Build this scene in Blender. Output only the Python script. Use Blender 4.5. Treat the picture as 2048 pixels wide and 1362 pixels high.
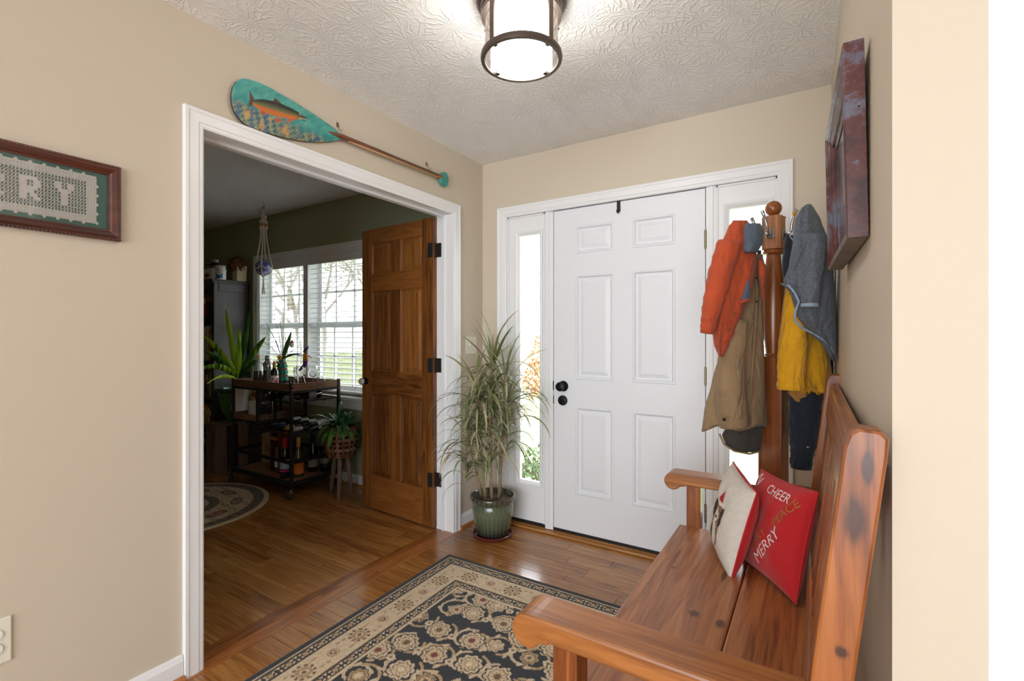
import bpy, bmesh, math, random
import numpy as np
from mathutils import Matrix, Vector
PI = math.pi
random.seed(7); np.random.seed(7)
for _o in list(bpy.data.objects): bpy.data.objects.remove(_o)
scn = bpy.context.scene
COL = scn.collection

# ------------------------------------------------------------------ camera
YAW, FPX, Y0 = -0.5614, 960.74, 673.07
CX, CY, CH = 1.9538, -2.7223, 1.2492
IW, IH = 2048, 1362
cam_d = bpy.data.cameras.new('camera'); cam = bpy.data.objects.new('camera', cam_d); COL.objects.link(cam)
cam.location = (CX, CY, CH); cam.rotation_euler = (PI/2, 0, -YAW)
cam_d.sensor_fit = 'HORIZONTAL'; cam_d.sensor_width = 36.0; cam_d.lens = 36.0*FPX/IW
cam_d.shift_y = (Y0-IH/2)/IW; cam_d.clip_start = 0.02; cam_d.clip_end = 200
scn.camera = cam
# ------------------------------------------------------------------ sky, exposure
world = bpy.data.worlds.new('overcast_sky'); scn.world = world; world.use_nodes = True
_bg = world.node_tree.nodes['Background']; _bg.inputs['Color'].default_value = (0.90, 0.955, 1.0, 1); _bg.inputs['Strength'].default_value = 6.6
scn.view_settings.view_transform = 'Standard'; scn.view_settings.look = 'None'
scn.view_settings.gamma = 1.0; scn.view_settings.use_curve_mapping = False
scn.view_settings.exposure = 0.38
LAMP = 15.0          # emission of the frosted lamp shades
def portal(name, loc, rot, sx, sy):     # sampling guide for sky light through a window; gives off no light itself
    d = bpy.data.lights.new(name, 'AREA'); d.shape = 'RECTANGLE'; d.size = sx; d.size_y = sy
    d.cycles.is_portal = True
    o = bpy.data.objects.new(name, d); o.location = loc; o.rotation_euler = rot; COL.objects.link(o)
portal('window_green_room', (-1.98, .2, 1.36), (-PI/2, 0, 0), 1.6, 1.3)
portal('window_sidelight_plant', (.37, .2, 1.1), (-PI/2, 0, 0), .2, 1.7)
portal('window_sidelight_coats', (1.66, .2, 1.1), (-PI/2, 0, 0), .2, 1.7)
portal('window_rear_offscreen', (2.2, -6.3, 1.2), (PI/2, 0, 0), 3.4, 2.2)

# ------------------------------------------------------------------ pixel helpers (2048 x 1362 frame)
DV = Vector((math.sin(YAW), math.cos(YAW), 0)); RV = Vector((math.cos(YAW), -math.sin(YAW), 0)); OV = Vector((CX, CY, CH))
def ray(px, py): return DV + RV*((px-1024)/FPX) + Vector((0, 0, (Y0-py)/FPX))
def hit(px, py, ax, v):
    r = ray(px, py); return OV + r*((v-OV[ax])/r[ax])
def G(px, py, depth): return OV + ray(px, py)*depth
def WX(y): return 2.0235 - 0.0185*y          # foyer right wall, one degree out of square

# ------------------------------------------------------------------ mesh builder
class MB:
    def __init__(s): s.v = []; s.f = []; s.c = None
    def add(s, vs, fs):
        n = len(s.v); s.v += [tuple(v) for v in vs]; s.f += [tuple(i+n for i in f) for f in fs]; return s
    def box(s, x0, x1, y0, y1, z0, z1, M=None):
        vs = [Vector((x, y, z)) for z in (z0, z1) for y in (y0, y1) for x in (x0, x1)]
        if M is not None: vs = [M @ v for v in vs]
        return s.add(vs, [(0, 2, 3, 1), (4, 5, 7, 6), (0, 1, 5, 4), (2, 6, 7, 3), (0, 4, 6, 2), (1, 3, 7, 5)])
    def lathe(s, prof, c=(0, 0, 0), seg=24, M=None, cap=True):
        vs = []; fs = []; n = len(prof)
        for r, z in prof:
            for k in range(seg):
                a = 2*PI*k/seg; v = Vector((r*math.cos(a), r*math.sin(a), z))
                if M is not None: v = M @ v
                vs.append(v+Vector(c))
        for i in range(n-1):
            for k in range(seg):
                k2 = (k+1) % seg; fs.append((i*seg+k, i*seg+k2, (i+1)*seg+k2, (i+1)*seg+k))
        if cap:
            if prof[0][0] > 1e-5: fs.append(tuple(range(seg))[::-1])
            if prof[-1][0] > 1e-5: fs.append(tuple((n-1)*seg+k for k in range(seg)))
        return s.add(vs, fs)
    def tube(s, path, rad, seg=8, cap=True, flat=1.0):
        P = [Vector(p) for p in path]; n = len(P); R = rad if hasattr(rad, '__len__') else [rad]*n
        vs = []; fs = []; up = Vector((0, 0, 1)); t0 = (P[1]-P[0]).normalized()
        if abs(t0.z) > .95: up = Vector((0, 1, 0))
        x = t0.cross(up).normalized()
        for i in range(n):
            t = (P[min(i+1, n-1)]-P[max(i-1, 0)]).normalized()
            x = (x - t*x.dot(t)).normalized(); y = t.cross(x)
            for k in range(seg):
                a = 2*PI*k/seg; vs.append(P[i]+(x*math.cos(a)+y*math.sin(a)*flat)*R[i])
        for i in range(n-1):
            for k in range(seg):
                k2 = (k+1) % seg; fs.append((i*seg+k, i*seg+k2, (i+1)*seg+k2, (i+1)*seg+k))
        if cap: fs.append(tuple(range(seg))[::-1]); fs.append(tuple((n-1)*seg+k for k in range(seg)))
        return s.add(vs, fs)
    def prism(s, poly, fn0, fn1):      # poly of 2d points, fn maps 2d -> 3d for each side
        n = len(poly); vs = [fn0(*p) for p in poly]+[fn1(*p) for p in poly]
        fs = [tuple(range(n)), tuple(range(2*n-1, n-1, -1))]
        fs += [(i, n+i, n+(i+1) % n, (i+1) % n) for i in range(n)]
        return s.add(vs, fs)
    def grid(s, fn, nu, nv, closed=False):
        vs = [fn(i/(nu-1), j/(nv-1)) for j in range(nv) for i in range(nu)]
        fs = [(j*nu+i, j*nu+i+1, (j+1)*nu+i+1, (j+1)*nu+i) for j in range(nv-1) for i in range(nu-1)]
        return s.add(vs, fs)
    def sphere(s, c, r, seg=16, ring=10, sc=(1, 1, 1)):
        prof = [(max(1e-6, r*math.sin(PI*i/ring)), -r*math.cos(PI*i/ring)) for i in range(ring+1)]
        return s.lathe(prof, c, seg, Matrix.Diagonal((*sc, 1)), cap=False)

ROOT = {}
def mesh_of(mb, name, off=(0, 0, 0), smooth=False, weld=False):
    me = bpy.data.meshes.new(name); o = Vector(off)
    me.from_pydata([(v[0]-o.x, v[1]-o.y, v[2]-o.z) for v in mb.v], [], mb.f)
    if mb.c is not None:
        at = me.color_attributes.new('paint', 'FLOAT_COLOR', 'POINT')
        a = np.ones((len(mb.v), 4), np.float32); a[:, :3] = mb.c; at.data.foreach_set('color', a.ravel())
    bm = bmesh.new(); bm.from_mesh(me)
    if weld: bmesh.ops.remove_doubles(bm, verts=bm.verts, dist=1e-5)
    bmesh.ops.recalc_face_normals(bm, faces=bm.faces); bm.to_mesh(me); bm.free()
    if smooth: me.polygons.foreach_set('use_smooth', [True]*len(me.polygons))
    me.update(); return me
def obj(name, mb, m, parent=None, bevel=0, smooth=False, weld=False, sub=0, auto=None, solid=0):
    off = ROOT.get(parent.name, (0, 0, 0)) if parent else (0, 0, 0)
    me = mesh_of(mb, name, off, smooth or auto is not None, weld)
    if auto is not None: me.set_sharp_from_angle(angle=math.radians(auto))
    me.materials.append(m); o = bpy.data.objects.new(name, me); COL.objects.link(o)
    if parent: o.parent = parent; ROOT[o.name] = off
    if solid: k = o.modifiers.new('solid', 'SOLIDIFY'); k.thickness = solid; k.offset = 0
    if bevel: b = o.modifiers.new('bevel', 'BEVEL'); b.width = bevel; b.segments = 2; b.limit_method = 'ANGLE'; b.angle_limit = .7
    if sub: k = o.modifiers.new('sub', 'SUBSURF'); k.levels = sub; k.render_levels = sub
    return o
def tag(o, label, cat=None, group=None, kind=None):
    o['label'] = label
    if cat: o['category'] = cat
    if group: o['group'] = group
    if kind: o['kind'] = kind
    return o
def thing(name, label, cat, loc=(0, 0, 0), group=None):
    o = bpy.data.objects.new(name, None); COL.objects.link(o); o.location = loc; o.empty_display_size = .05
    ROOT[o.name] = tuple(loc); return tag(o, label, cat, group)
def struct(o, label=None):
    o['kind'] = 'structure'
    if label: o['label'] = label
    return o
def sroot(name, label, loc=(0, 0, 0)):
    o = bpy.data.objects.new(name, None); COL.objects.link(o); o.location = loc; ROOT[o.name] = tuple(loc); return struct(o, label)
def copy_tree(o, parent=None):
    c = o.copy(); COL.objects.link(c); c.parent = parent
    for ch in list(o.children): copy_tree(ch, c)
    return c

# ------------------------------------------------------------------ materials
def L(r, g, b):
    return tuple((c/255/12.92 if c/255 <= .04045 else ((c/255+.055)/1.055)**2.4) for c in (r, g, b))
_M = {}
class N:
    def __init__(s, name):
        s.m = bpy.data.materials.new(name); s.m.use_nodes = True; s.t = s.m.node_tree; s.b = s.t.nodes['Principled BSDF']
    def n(s, typ, **kw):
        x = s.t.nodes.new(typ)
        for k, v in kw.items():
            if k.startswith('_'): setattr(x, k[1:], v)
            else:
                key = int(k[1:]) if k[0] == 'i' and k[1:].isdigit() else k
                x.inputs[key].default_value = v
        return x
    def l(s, a, b): s.t.links.new(a, b)
    def math(s, op, a, b=None):
        x = s.t.nodes.new('ShaderNodeMath'); x.operation = op
        for i, q in enumerate((a, b)):
            if q is None: continue
            if hasattr(q, 'links'): s.l(q, x.inputs[i])
            else: x.inputs[i].default_value = q
        return x.outputs[0]
    def ramp(s, fac, stops):
        x = s.t.nodes.new('ShaderNodeValToRGB'); e = x.color_ramp.elements
        while len(e) < len(stops): e.new(.5)
        for q, (p, c) in zip(e, stops): q.position = p; q.color = (*c, 1)
        s.l(fac, x.inputs[0]); return x.outputs[0]
    def bump(s, h, strength=.3, dist=.01):
        x = s.n('ShaderNodeBump', Strength=strength, Distance=dist); s.l(h, x.inputs['Height']); s.l(x.outputs[0], s.b.inputs['Normal'])
def plain(name, col, rough=.5, metal=0, bump=0, bscale=200, var=0, vscale=8, coat=0, spec=.5, sheen=0):
    if name in _M: return _M[name]
    q = N(name); b = q.b; b.inputs['Base Color'].default_value = (*col, 1); b.inputs['Roughness'].default_value = rough
    b.inputs['Metallic'].default_value = metal; b.inputs['Coat Weight'].default_value = coat; b.inputs['Specular IOR Level'].default_value = spec
    if sheen: b.inputs['Sheen Weight'].default_value = sheen
    tc = q.n('ShaderNodeTexCoord')
    if bump:
        t = q.n('ShaderNodeTexNoise', Scale=bscale, Detail=3.0); q.l(tc.outputs['Object'], t.inputs['Vector']); q.bump(t.outputs[0], bump, .004)
    if var:
        t = q.n('ShaderNodeTexNoise', Scale=vscale, Detail=5.0); q.l(tc.outputs['Object'], t.inputs['Vector'])
        c = Vector(col); q.l(q.ramp(t.outputs[0], [(.3, tuple(c*(1-var))), (.7, tuple(c*(1+var)))]), b.inputs['Base Color'])
    _M[name] = q.m; return q.m
def wood(name, dark, mid, light, axis='X', scale=1.0, rough=.4, coat=0.0, rnd=.25, knots=False, bump=.05):
    if name in _M: return _M[name]
    q = N(name); b = q.b; b.inputs['Roughness'].default_value = rough; b.inputs['Coat Weight'].default_value = coat; b.inputs['Coat Roughness'].default_value = .15
    tc = q.n('ShaderNodeTexCoord'); oi = q.n('ShaderNodeObjectInfo')
    off = q.n('ShaderNodeVectorMath', _operation='SCALE'); off.inputs[0].default_value = (17, 31, 23); q.l(oi.outputs['Random'], off.inputs['Scale'])
    ad = q.n('ShaderNodeVectorMath', _operation='ADD'); q.l(tc.outputs['Object'], ad.inputs[0]); q.l(off.outputs[0], ad.inputs[1])
    mp = q.n('ShaderNodeMapping'); k = {'X': (.7, 15, 15), 'Y': (15, .7, 15), 'Z': (15, 15, .7)}[axis]
    mp.inputs['Scale'].default_value = tuple(x*scale for x in k); q.l(ad.outputs[0], mp.inputs['Vector'])
    n1 = q.n('ShaderNodeTexNoise', Scale=1.3, Detail=6.0, Roughness=.6, Distortion=.9); q.l(mp.outputs[0], n1.inputs['Vector'])
    n2 = q.n('ShaderNodeTexNoise', Scale=7.0, Detail=4.0); q.l(mp.outputs[0], n2.inputs['Vector'])
    w = q.math('SINE', q.math('MULTIPLY', n1.outputs[0], 34.0))
    h = q.math('ADD', q.math('MULTIPLY', w, .075), q.math('ADD', q.math('MULTIPLY', n1.outputs[0], .5), q.math('MULTIPLY', n2.outputs[0], .45)))
    h = q.math('ADD', h, q.math('MULTIPLY', q.math('SUBTRACT', oi.outputs['Random'], .5), rnd))
    col = q.ramp(h, [(.26, dark), (.46, mid), (.70, light)])
    for (kx_, ky_, kz_, kr, el) in (knots or ()):
        sb = q.n('ShaderNodeVectorMath', _operation='SUBTRACT'); q.l(tc.outputs['Object'], sb.inputs[0]); sb.inputs[1].default_value = (kx_, ky_, kz_)
        ml = q.n('ShaderNodeVectorMath', _operation='MULTIPLY'); q.l(sb.outputs[0], ml.inputs[0]); ml.inputs[1].default_value = el
        le = q.n('ShaderNodeVectorMath', _operation='LENGTH'); q.l(ml.outputs[0], le.inputs[0])
        dd = q.math('ADD', q.math('DIVIDE', le.outputs['Value'], kr), q.math('MULTIPLY', q.math('SUBTRACT', n2.outputs[0], .5), 1.1))
        f = q.ramp(dd, [(.40, (.9, .9, .9)), (.68, (.18, .18, .18)), (.95, (0, 0, 0))])
        mx = q.n('ShaderNodeMixRGB'); q.l(f, mx.inputs[0]); q.l(col, mx.inputs[1]); mx.inputs[2].default_value = (*tuple(Vector(dark)*.40), 1); col = mx.outputs[0]
    q.l(col, b.inputs['Base Color'])
    if bump: q.bump(h, bump, .003)
    _M[name] = q.m; return q.m
def painted(name, rough=.6, bump=.2, bscale=300, sheen=0):
    q = N(name); a = q.n('ShaderNodeAttribute', _attribute_name='paint'); q.l(a.outputs['Color'], q.b.inputs['Base Color'])
    q.b.inputs['Roughness'].default_value = rough; q.b.inputs['Sheen Weight'].default_value = sheen
    tc = q.n('ShaderNodeTexCoord'); t = q.n('ShaderNodeTexNoise', Scale=bscale, Detail=2.0); q.l(tc.outputs['Object'], t.inputs[0]); q.bump(t.outputs[0], bump, .003)
    return q.m
def thin_glass(name, tint=(1, 1, 1), refl=.08, rough=.02):
    if name in _M: return _M[name]
    q = N(name); q.t.nodes.remove(q.b); out = q.t.nodes['Material Output']
    tr = q.n('ShaderNodeBsdfTransparent'); tr.inputs[0].default_value = (*tint, 1); gl = q.n('ShaderNodeBsdfGlossy', Roughness=rough)
    lw = q.n('ShaderNodeLayerWeight', Blend=.25); f = q.math('ADD', q.math('MULTIPLY', lw.outputs['Fresnel'], .8), refl*.3)
    mx = q.n('ShaderNodeMixShader'); q.l(f, mx.inputs[0]); q.l(tr.outputs[0], mx.inputs[1]); q.l(gl.outputs[0], mx.inputs[2]); q.l(mx.outputs[0], out.inputs[0])
    _M[name] = q.m; return q.m
def emit(name, col, s):
    q = N(name); q.b.inputs['Base Color'].default_value = (*col, 1); q.b.inputs['Emission Color'].default_value = (*col, 1); q.b.inputs['Emission Strength'].default_value = s
    return q.m

WHITE = plain('white_trim_paint', L(238, 239, 241), .35, bump=.02, bscale=60)
DOORWHITE = plain('white_door_paint', L(233, 236, 241), .4)
BEIGE = plain('beige_wall_paint', L(208, 196, 177), .6, bump=.05, bscale=350)
GREEN = plain('sage_wall_paint', L(158, 162, 132), .65, bump=.05, bscale=350)
BLACK = plain('black_metal', L(28, 27, 27), .4, .6)
BLACKM = plain('matte_black', L(22, 22, 23), .55)
BRONZE = plain('bronze_metal', L(96, 84, 78), .38, .75)
STEEL = plain('steel', L(190, 190, 192), .22, 1)
BRASS = plain('aged_brass', L(150, 140, 110), .35, 1)
GLASS = thin_glass('window_glass')
FLOORW = wood('oak_floor', L(116, 70, 32), L(164, 108, 54), L(190, 138, 78), 'X', 1.0, .22, .4, .17, bump=.02)
FLOORWY = wood('oak_floor_header', L(116, 64, 30), L(166, 102, 52), L(190, 128, 72), 'Y', 1.0, .24, .35, .3, bump=.02)
DOORW = wood('stained_pine_upright', L(80, 44, 16), L(130, 78, 33), L(156, 100, 46), 'Z', .8, .35, .2, .25)
DOORWX = wood('stained_pine_crosswise', L(80, 44, 16), L(124, 72, 30), L(150, 94, 42), 'X', .8, .35, .2, .25)
def _kn(px, py, ax, v, r, el): q_ = hit(px, py, ax, v); return (q_.x-1.7, q_.y+1.17, q_.z, r, el)
SEATK = [_kn(1388, 1227, 2, .44, .024, (1, .8, .2)), _kn(1441, 1247, 2, .44, .026, (1.2, .7, .2)), _kn(1347, 1135, 2, .44, .010, (1, .8, .2)), _kn(1448, 1152, 2, .44, .02, (1.6, .35, .2))]
POSTK = [_kn(1712, 1040, 1, -1.826, .026, (1.2, .1, .4)), _kn(1684, 1305, 1, -1.826, .014, (1, .1, .9)), _kn(1735, 935, 1, -1.826, .018, (1.3, .1, .45))]
BENCHY = wood('bench_pine_long', L(112, 62, 28), L(164, 102, 56), L(188, 128, 78), 'Y', .8, .38, .15, .2, knots=SEATK)
BENCHX = wood('bench_pine_arm', L(120, 68, 28), L(168, 106, 52), L(188, 128, 70), 'X', .7, .38, .15, .1)
BENCHZ = wood('bench_pine_upright', L(84, 38, 14), L(140, 76, 32), L(174, 106, 50), 'Z', .8, .36, .2, .25, knots=POSTK)
RACKW = wood('coat_tree_wood', L(104, 50, 18), L(148, 82, 36), L(170, 102, 50), 'Z', .8, .3, .3, .1)
CARTW = wood('walnut_tray', L(88, 56, 40), L(136, 92, 68), L(160, 116, 88), 'X', 1, .5)
CRATEW = wood('crate_wood', L(70, 52, 42), L(116, 92, 76), L(142, 118, 98), 'Z', 1, .8, 0, .4)
ESPRESSO = wood('espresso_bookcase', L(34, 30, 31), L(54, 49, 49), L(68, 62, 62), 'Z', 1, .4, .1, .1)

def stomp_ceiling():
    q = N('stomped_ceiling'); b = q.b; b.inputs['Base Color'].default_value = (*L(244, 244, 244), 1); b.inputs['Roughness'].default_value = .8
    tc = q.n('ShaderNodeTexCoord'); heights = None
    for sc, ph in ((5.0, 0), (6.3, 3.3)):
        mp = q.n('ShaderNodeMapping'); mp.inputs['Location'].default_value = (ph, ph*1.7, 0); mp.inputs['Scale'].default_value = (sc, sc, 0); q.l(tc.outputs['Object'], mp.inputs[0])
        v = q.n('ShaderNodeTexVoronoi', Scale=1.0); v.voronoi_dimensions = '2D'; q.l(mp.outputs[0], v.inputs['Vector'])
        d = q.n('ShaderNodeVectorMath', _operation='SUBTRACT'); q.l(mp.outputs[0], d.inputs[0]); q.l(v.outputs['Position'], d.inputs[1])
        sp = q.n('ShaderNodeSeparateXYZ'); q.l(d.outputs[0], sp.inputs[0])
        an = q.math('ARCTAN2', sp.outputs[1], sp.outputs[0])
        nz = q.n('ShaderNodeTexNoise', Scale=3.0, Detail=2.0); q.l(mp.outputs[0], nz.inputs['Vector'])
        s = q.math('SINE', q.math('ADD', q.math('MULTIPLY', an, 17.0), q.math('MULTIPLY', nz.outputs[0], 18.0)))
        s = q.math('POWER', q.math('MAXIMUM', s, 0.0), 3.0)
        fall = q.math('SUBTRACT', 1.0, v.outputs['Distance']); h = q.math('MULTIPLY', s, fall)
        heights = h if heights is None else q.math('MAXIMUM', heights, h)
    q.bump(heights, .55, .006); return q.m
CEILM = stomp_ceiling()

# ================================================================== STRUCTURE
H = 2.44; REAR = -6.2
def boxes(lst):
    m = MB()
    for b in lst: m.box(*b)
    return m
# floor: slab, single planks where the photograph shows them, the rest joined
floor = sroot('floor', 'orange brown oak strip floor running through both rooms')
obj('subfloor', boxes([(-4.0, 5.2, REAR, .14, -.12, -.016)]), plain('subfloor', L(164, 124, 84), .8), floor)
random.seed(3)
rest = MB(); ROWW = .082
def plank_mb(x0, x1, y0, y1): return MB().box(x0+.0004, x1-.0004, y0+.0004, y1-.0004, -.016, 0)
def lay(x0, x1, vis):
    r = 0; y = -.002
    while y > REAR+.1:
        x = x0 - random.random()*.7
        while x < x1:
            Lg = random.uniform(.42, 1.15); a, b = max(x, x0), min(x+Lg, x1)
            if b-a > .02:
                if vis(a, b, y): obj('plank', plank_mb(a, b, y-ROWW, y), FLOORW, floor, bevel=.0012)
                else: rest.box(a+.0004, b-.0004, y-ROWW+.0004, y-.0004, -.016, 0)
            x += Lg
        y -= ROWW
lay(-4.0, -.122, lambda a, b, y: y > -2.2 and b > -2.75 + max(0, (-y-.5))*1.0)
lay(.032, 5.2, lambda a, b, y: y > -2.0 and a < 1.75)
ro = obj('plank_field', rest, FLOORW, floor); ro['kind'] = 'stuff'
for x0, x1 in ((-.121, -.045), (-.045, .031)):
    y = -.002
    while y > REAR+.1:
        Lg = random.uniform(.8, 1.4)
        if y > -2.0: obj('header_plank', plank_mb(x0, x1, y-Lg, y), FLOORWY, floor, bevel=.0012)
        else: obj('header_plank', plank_mb(x0, x1, max(y-Lg, REAR), y), FLOORWY, floor)
        y -= Lg
ceil_ = struct(obj('ceiling', boxes([(-4.0, 5.2, REAR, .14, H, H+.12)]), CEILM), 'white ceiling with stomped plaster texture')
# walls
OY0, OY1, OZ = -1.81, -.335, 2.03          # clear opening in the left wall
wl = struct(obj('wall_left', boxes([(-.06, 0, REAR, OY0-.018, 0, H), (-.06, 0, OY1+.018, .0, 0, H), (-.06, 0, OY0-.018, OY1+.018, OZ+.018, H)]), BEIGE), 'beige wall with wide cased opening')
struct(obj('wall_dining_right', boxes([(-.12, -.06, REAR, OY0-.018, 0, H), (-.12, -.06, OY1+.018, 0, 0, H), (-.12, -.06, OY0-.018, OY1+.018, OZ+.018, H)]), GREEN), 'sage green side of the wall with the cased opening')
EX0, EX1, EZ = .19, 1.812, 2.065           # rough opening of the entry door unit
struct(obj('wall_back', boxes([(-.06, EX0, 0, .14, 0, H), (EX1, 5.2, 0, .14, 0, H), (EX0, EX1, 0, .14, EZ, H)]), BEIGE), 'beige wall around the white front door')
WX0, WX1, WZ0, WZ1 = -2.76, -1.20, .75, 1.99
struct(obj('wall_window', boxes([(-4.0, WX0, 0, .14, 0, H), (WX1, -.06, 0, .14, 0, H), (WX0, WX1, 0, .14, 0, WZ0), (WX0, WX1, 0, .14, WZ1, H)]), GREEN), 'sage green wall with the double window')
YE = -1.777
m = MB(); p = [(WX(.0), 0), (WX(YE), YE), (2.166, YE), (2.166, 0)]
m.prism(p, lambda x, y: (x, y, 0), lambda x, y: (x, y, H)); struct(obj('wall_right', m, BEIGE), 'beige wall behind the wooden bench')
struct(obj('wall_hall', boxes([(2.166, 5.2, -1.757, -1.66, 0, H)]), BEIGE), 'beige hall wall beyond the bench wall')
struct(obj('wall_hall_side', boxes([(5.1, 5.2, REAR, -1.66, 0, H)]), BEIGE))
struct(obj('wall_rear', boxes([(-.06, .5, REAR-.1, REAR, 0, H), (3.9, 5.2, REAR-.1, REAR, 0, H), (.5, 3.9, REAR-.1, REAR, 2.3, H), (.5, 3.9, REAR-.1, REAR, 0, .1)]), BEIGE))
struct(obj('wall_dining_left', boxes([(-4.1, -4.0, -4.3, .14, 0, H)]), GREEN), 'sage green wall behind the bookcase end')
struct(obj('wall_dining_rear', boxes([(-4.0, -.12, -4.3, -4.2, 0, H)]), GREEN))

CAS = [(0, 0), (0, .010), (.006, .013), (.016, .013), (.020, .016), (.050, .017), (.055, .020), (.066, .020), (.068, .016), (.068, 0)]
def casing(parent, a0, a1, b0, fn, name='casing_board', zb=0, legs=True, m=WHITE, prof=CAS):
    """mitred casing of three boards; fn(a, b, t) -> 3d; a runs along the wall, b up, t proud of it"""
    def piece(st):
        mb = MB(); n = len(prof); vs = []
        for s in st:
            for w, t in prof: vs.append(fn(*s(w), t))
        fs = [(i, (i+1) % n, n+(i+1) % n, n+i) for i in range(n)]+[tuple(range(n)), tuple(range(2*n-1, n-1, -1))]
        return obj(name, mb.add(vs, fs), m, parent)
    if legs:
        piece((lambda w: (a0-w, zb), lambda w: (a0-w, b0+w))); piece((lambda w: (a1+w, b0+w), lambda w: (a1+w, zb)))
    piece((lambda w: (a0-w, b0+w), lambda w: (a1+w, b0+w)))
t1 = sroot('trim_1', 'white casing and jamb of the wide opening')
casing(t1, OY0, OY1, OZ, lambda a, b, t: (t, a, b))
casing(t1, OY0, OY1, OZ, lambda a, b, t: (-.12-t, a, b))
obj('jamb', boxes([(-.12, 0, OY0-.018, OY0, 0, OZ)]), WHITE, t1); obj('jamb', boxes([(-.12, 0, OY1, OY1+.018, 0, OZ)]), WHITE, t1)
obj('head_jamb', boxes([(-.12, 0, OY0-.018, OY1+.018, OZ, OZ+.018), (-.075, -.062, OY0, OY1, OZ-.012, OZ)]), WHITE, t1)
obj('door_stop', boxes([(-.072, -.060, OY1-.012, OY1, 0, OZ-.012)]), WHITE, t1)
def baseboard(name, pts):
    r = sroot(name, None)
    for (x0, y0, x1, y1, nx, ny) in pts:
        prof = [(0, 0), (.014, 0), (.014, .07), (.008, .088), (0, .09)]; mb = MB(); n = 5
        vs = [(x+nx*t, y+ny*t, z) for (x, y) in ((x0, y0), (x1, y1)) for t, z in prof]
        mb.add(vs, [(i, (i+1) % n, n+(i+1) % n, n+i) for i in range(n)]+[tuple(range(n)), tuple(range(9, 4, -1))]); obj('base_board', mb, WHITE, r)
        mb = MB(); s = [(.014, 0), (.030, 0), (.028, .010), (.022, .017), (.014, .019)]
        vs = [(x+nx*t, y+ny*t, z) for (x, y) in ((x0, y0), (x1, y1)) for t, z in s]
        mb.add(vs, [(i, (i+1) % n, n+(i+1) % n, n+i) for i in range(n)]+[tuple(range(n)), tuple(range(9, 4, -1))]); obj('shoe_moulding', mb, FLOORWY if nx else FLOORW, r)
    return r
baseboard('baseboard_left', [(0, -.0, 0, OY1+.07, 1, 0), (0, OY0-.07, 0, REAR, 1, 0)])
baseboard('baseboard_back', [(.0, 0, .122, 0, 0, -1), (1.882, 0, 2.02, 0, 0, -1)])
baseboard('baseboard_right', [(WX(0), -.02, WX(YE), YE, -1, 0)])
baseboard('baseboard_window', [(-4.0, 0, -.12, 0, 0, -1)])
baseboard('baseboard_dining', [(-4.0, 0, -4.0, -4.2, 1, 0), (-.12, OY1+.09, -.12, 0, -1, 0)])
t2 = sroot('trim_2', 'white trim beside the bench wall'); obj('casing_board', boxes([(2.164, 2.26, -1.779, -1.757, 0, H)]), WHITE, t2, bevel=.004)

# ------------------------------------------------------------------ front door unit
t3 = sroot('trim_3', 'white casing around the front door and its sidelights')
casing(t3, .20, 1.80, 2.048, lambda a, b, t: (a, -t, b))
FY = .012
obj('mullion_post', boxes([(.487, .546, FY-.004, .12, 0, 2.05)]), WHITE, t3, bevel=.003); obj('mullion_post', boxes([(1.463, 1.515, FY-.004, .12, 0, 2.05)]), WHITE, t3, bevel=.003)
for x in (.508, 1.489): obj('mullion_bead', boxes([(x-.008, x+.012, FY-.012, FY-.004, 0, 2.05)]), WHITE, t3, bevel=.002)
obj('side_jamb', boxes([(EX0, .205, 0, .14, 0, 2.05)]), WHITE, t3); obj('side_jamb', boxes([(1.80, EX1, 0, .14, 0, 2.05)]), WHITE, t3)
obj('head_jamb', boxes([(EX0, EX1, 0, .14, 2.05, EZ)]), WHITE, t3)
obj('sill', boxes([(.205, 1.80, .0, .16, 0, .018)]), FLOORW, t3); obj('door_sweep', boxes([(.546, 1.463, FY-.002, .06, .018, .034)]), BLACKM, t3)
obj('sill_seal', boxes([(.205, .487, FY-.002, .05, .018, .040), (1.515, 1.80, FY-.002, .05, .018, .04)]), BLACKM, t3)
obj('threshold_strip', boxes([(.15, 1.86, -.035, 0, 0, .014)]), FLOORW, t3, bevel=.006)
def raised(x0, x1, z0, z1, y, steps, axis='y', sgn=1):
    """nested rectangles: steps of (inset, depth into the door)"""
    mb = MB(); vs = []; fs = []
    for i, d in steps:
        for x, z in ((x0+i, z0+i), (x1-i, z0+i), (x1-i, z1-i), (x0+i, z1-i)): vs.append((x, y+sgn*d, z))
    for k in range(len(steps)-1):
        for j in range(4): fs.append((k*4+j, k*4+(j+1) % 4, (k+1)*4+(j+1) % 4, (k+1)*4+j))
    b = (len(steps)-1)*4; fs.append((b, b+1, b+2, b+3)); return mb.add(vs, fs)
def hinge(parent, x, y, z, h, m, w=.012, leaf=None):
    hg = obj('hinge', MB().tube([(x, y, z-h/2), (x, y, z+h/2)], w/2, 10), m, parent, auto=40)
    if leaf: obj('hinge_leaf', boxes(leaf), m, hg)
    kn = MB()
    for i in range(4): kn.tube([(x, y, z-h/2+h*(i+.5)/4-.002), (x, y, z-h/2+h*(i+.5)/4+.002)], w/2+.0012, 10)
    obj('hinge_knuckle', kn, m, hg); return hg
d1 = sroot('door_1', 'white six panel front door between two sidelights', (.546, 0, .034))
X0, X1, Z0, Z1 = .550, 1.459, .036, 2.045
px_ = [(.70, .947), (1.059, 1.304)]; pz_ = [(.27, .817), (.982, 1.632), (1.762, 1.935)]
slab = MB(); yb = .056
slab.box(X0, .70, FY, yb, Z0, Z1); slab.box(1.304, X1, FY, yb, Z0, Z1); slab.box(.947, 1.059, FY, yb, Z0, Z1)
for a, b in px_:
    for c, d in ((Z0, .27), (.817, .982), (1.632, 1.762), (1.935, Z1)): slab.box(a, b, FY, yb, c, d)
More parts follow.
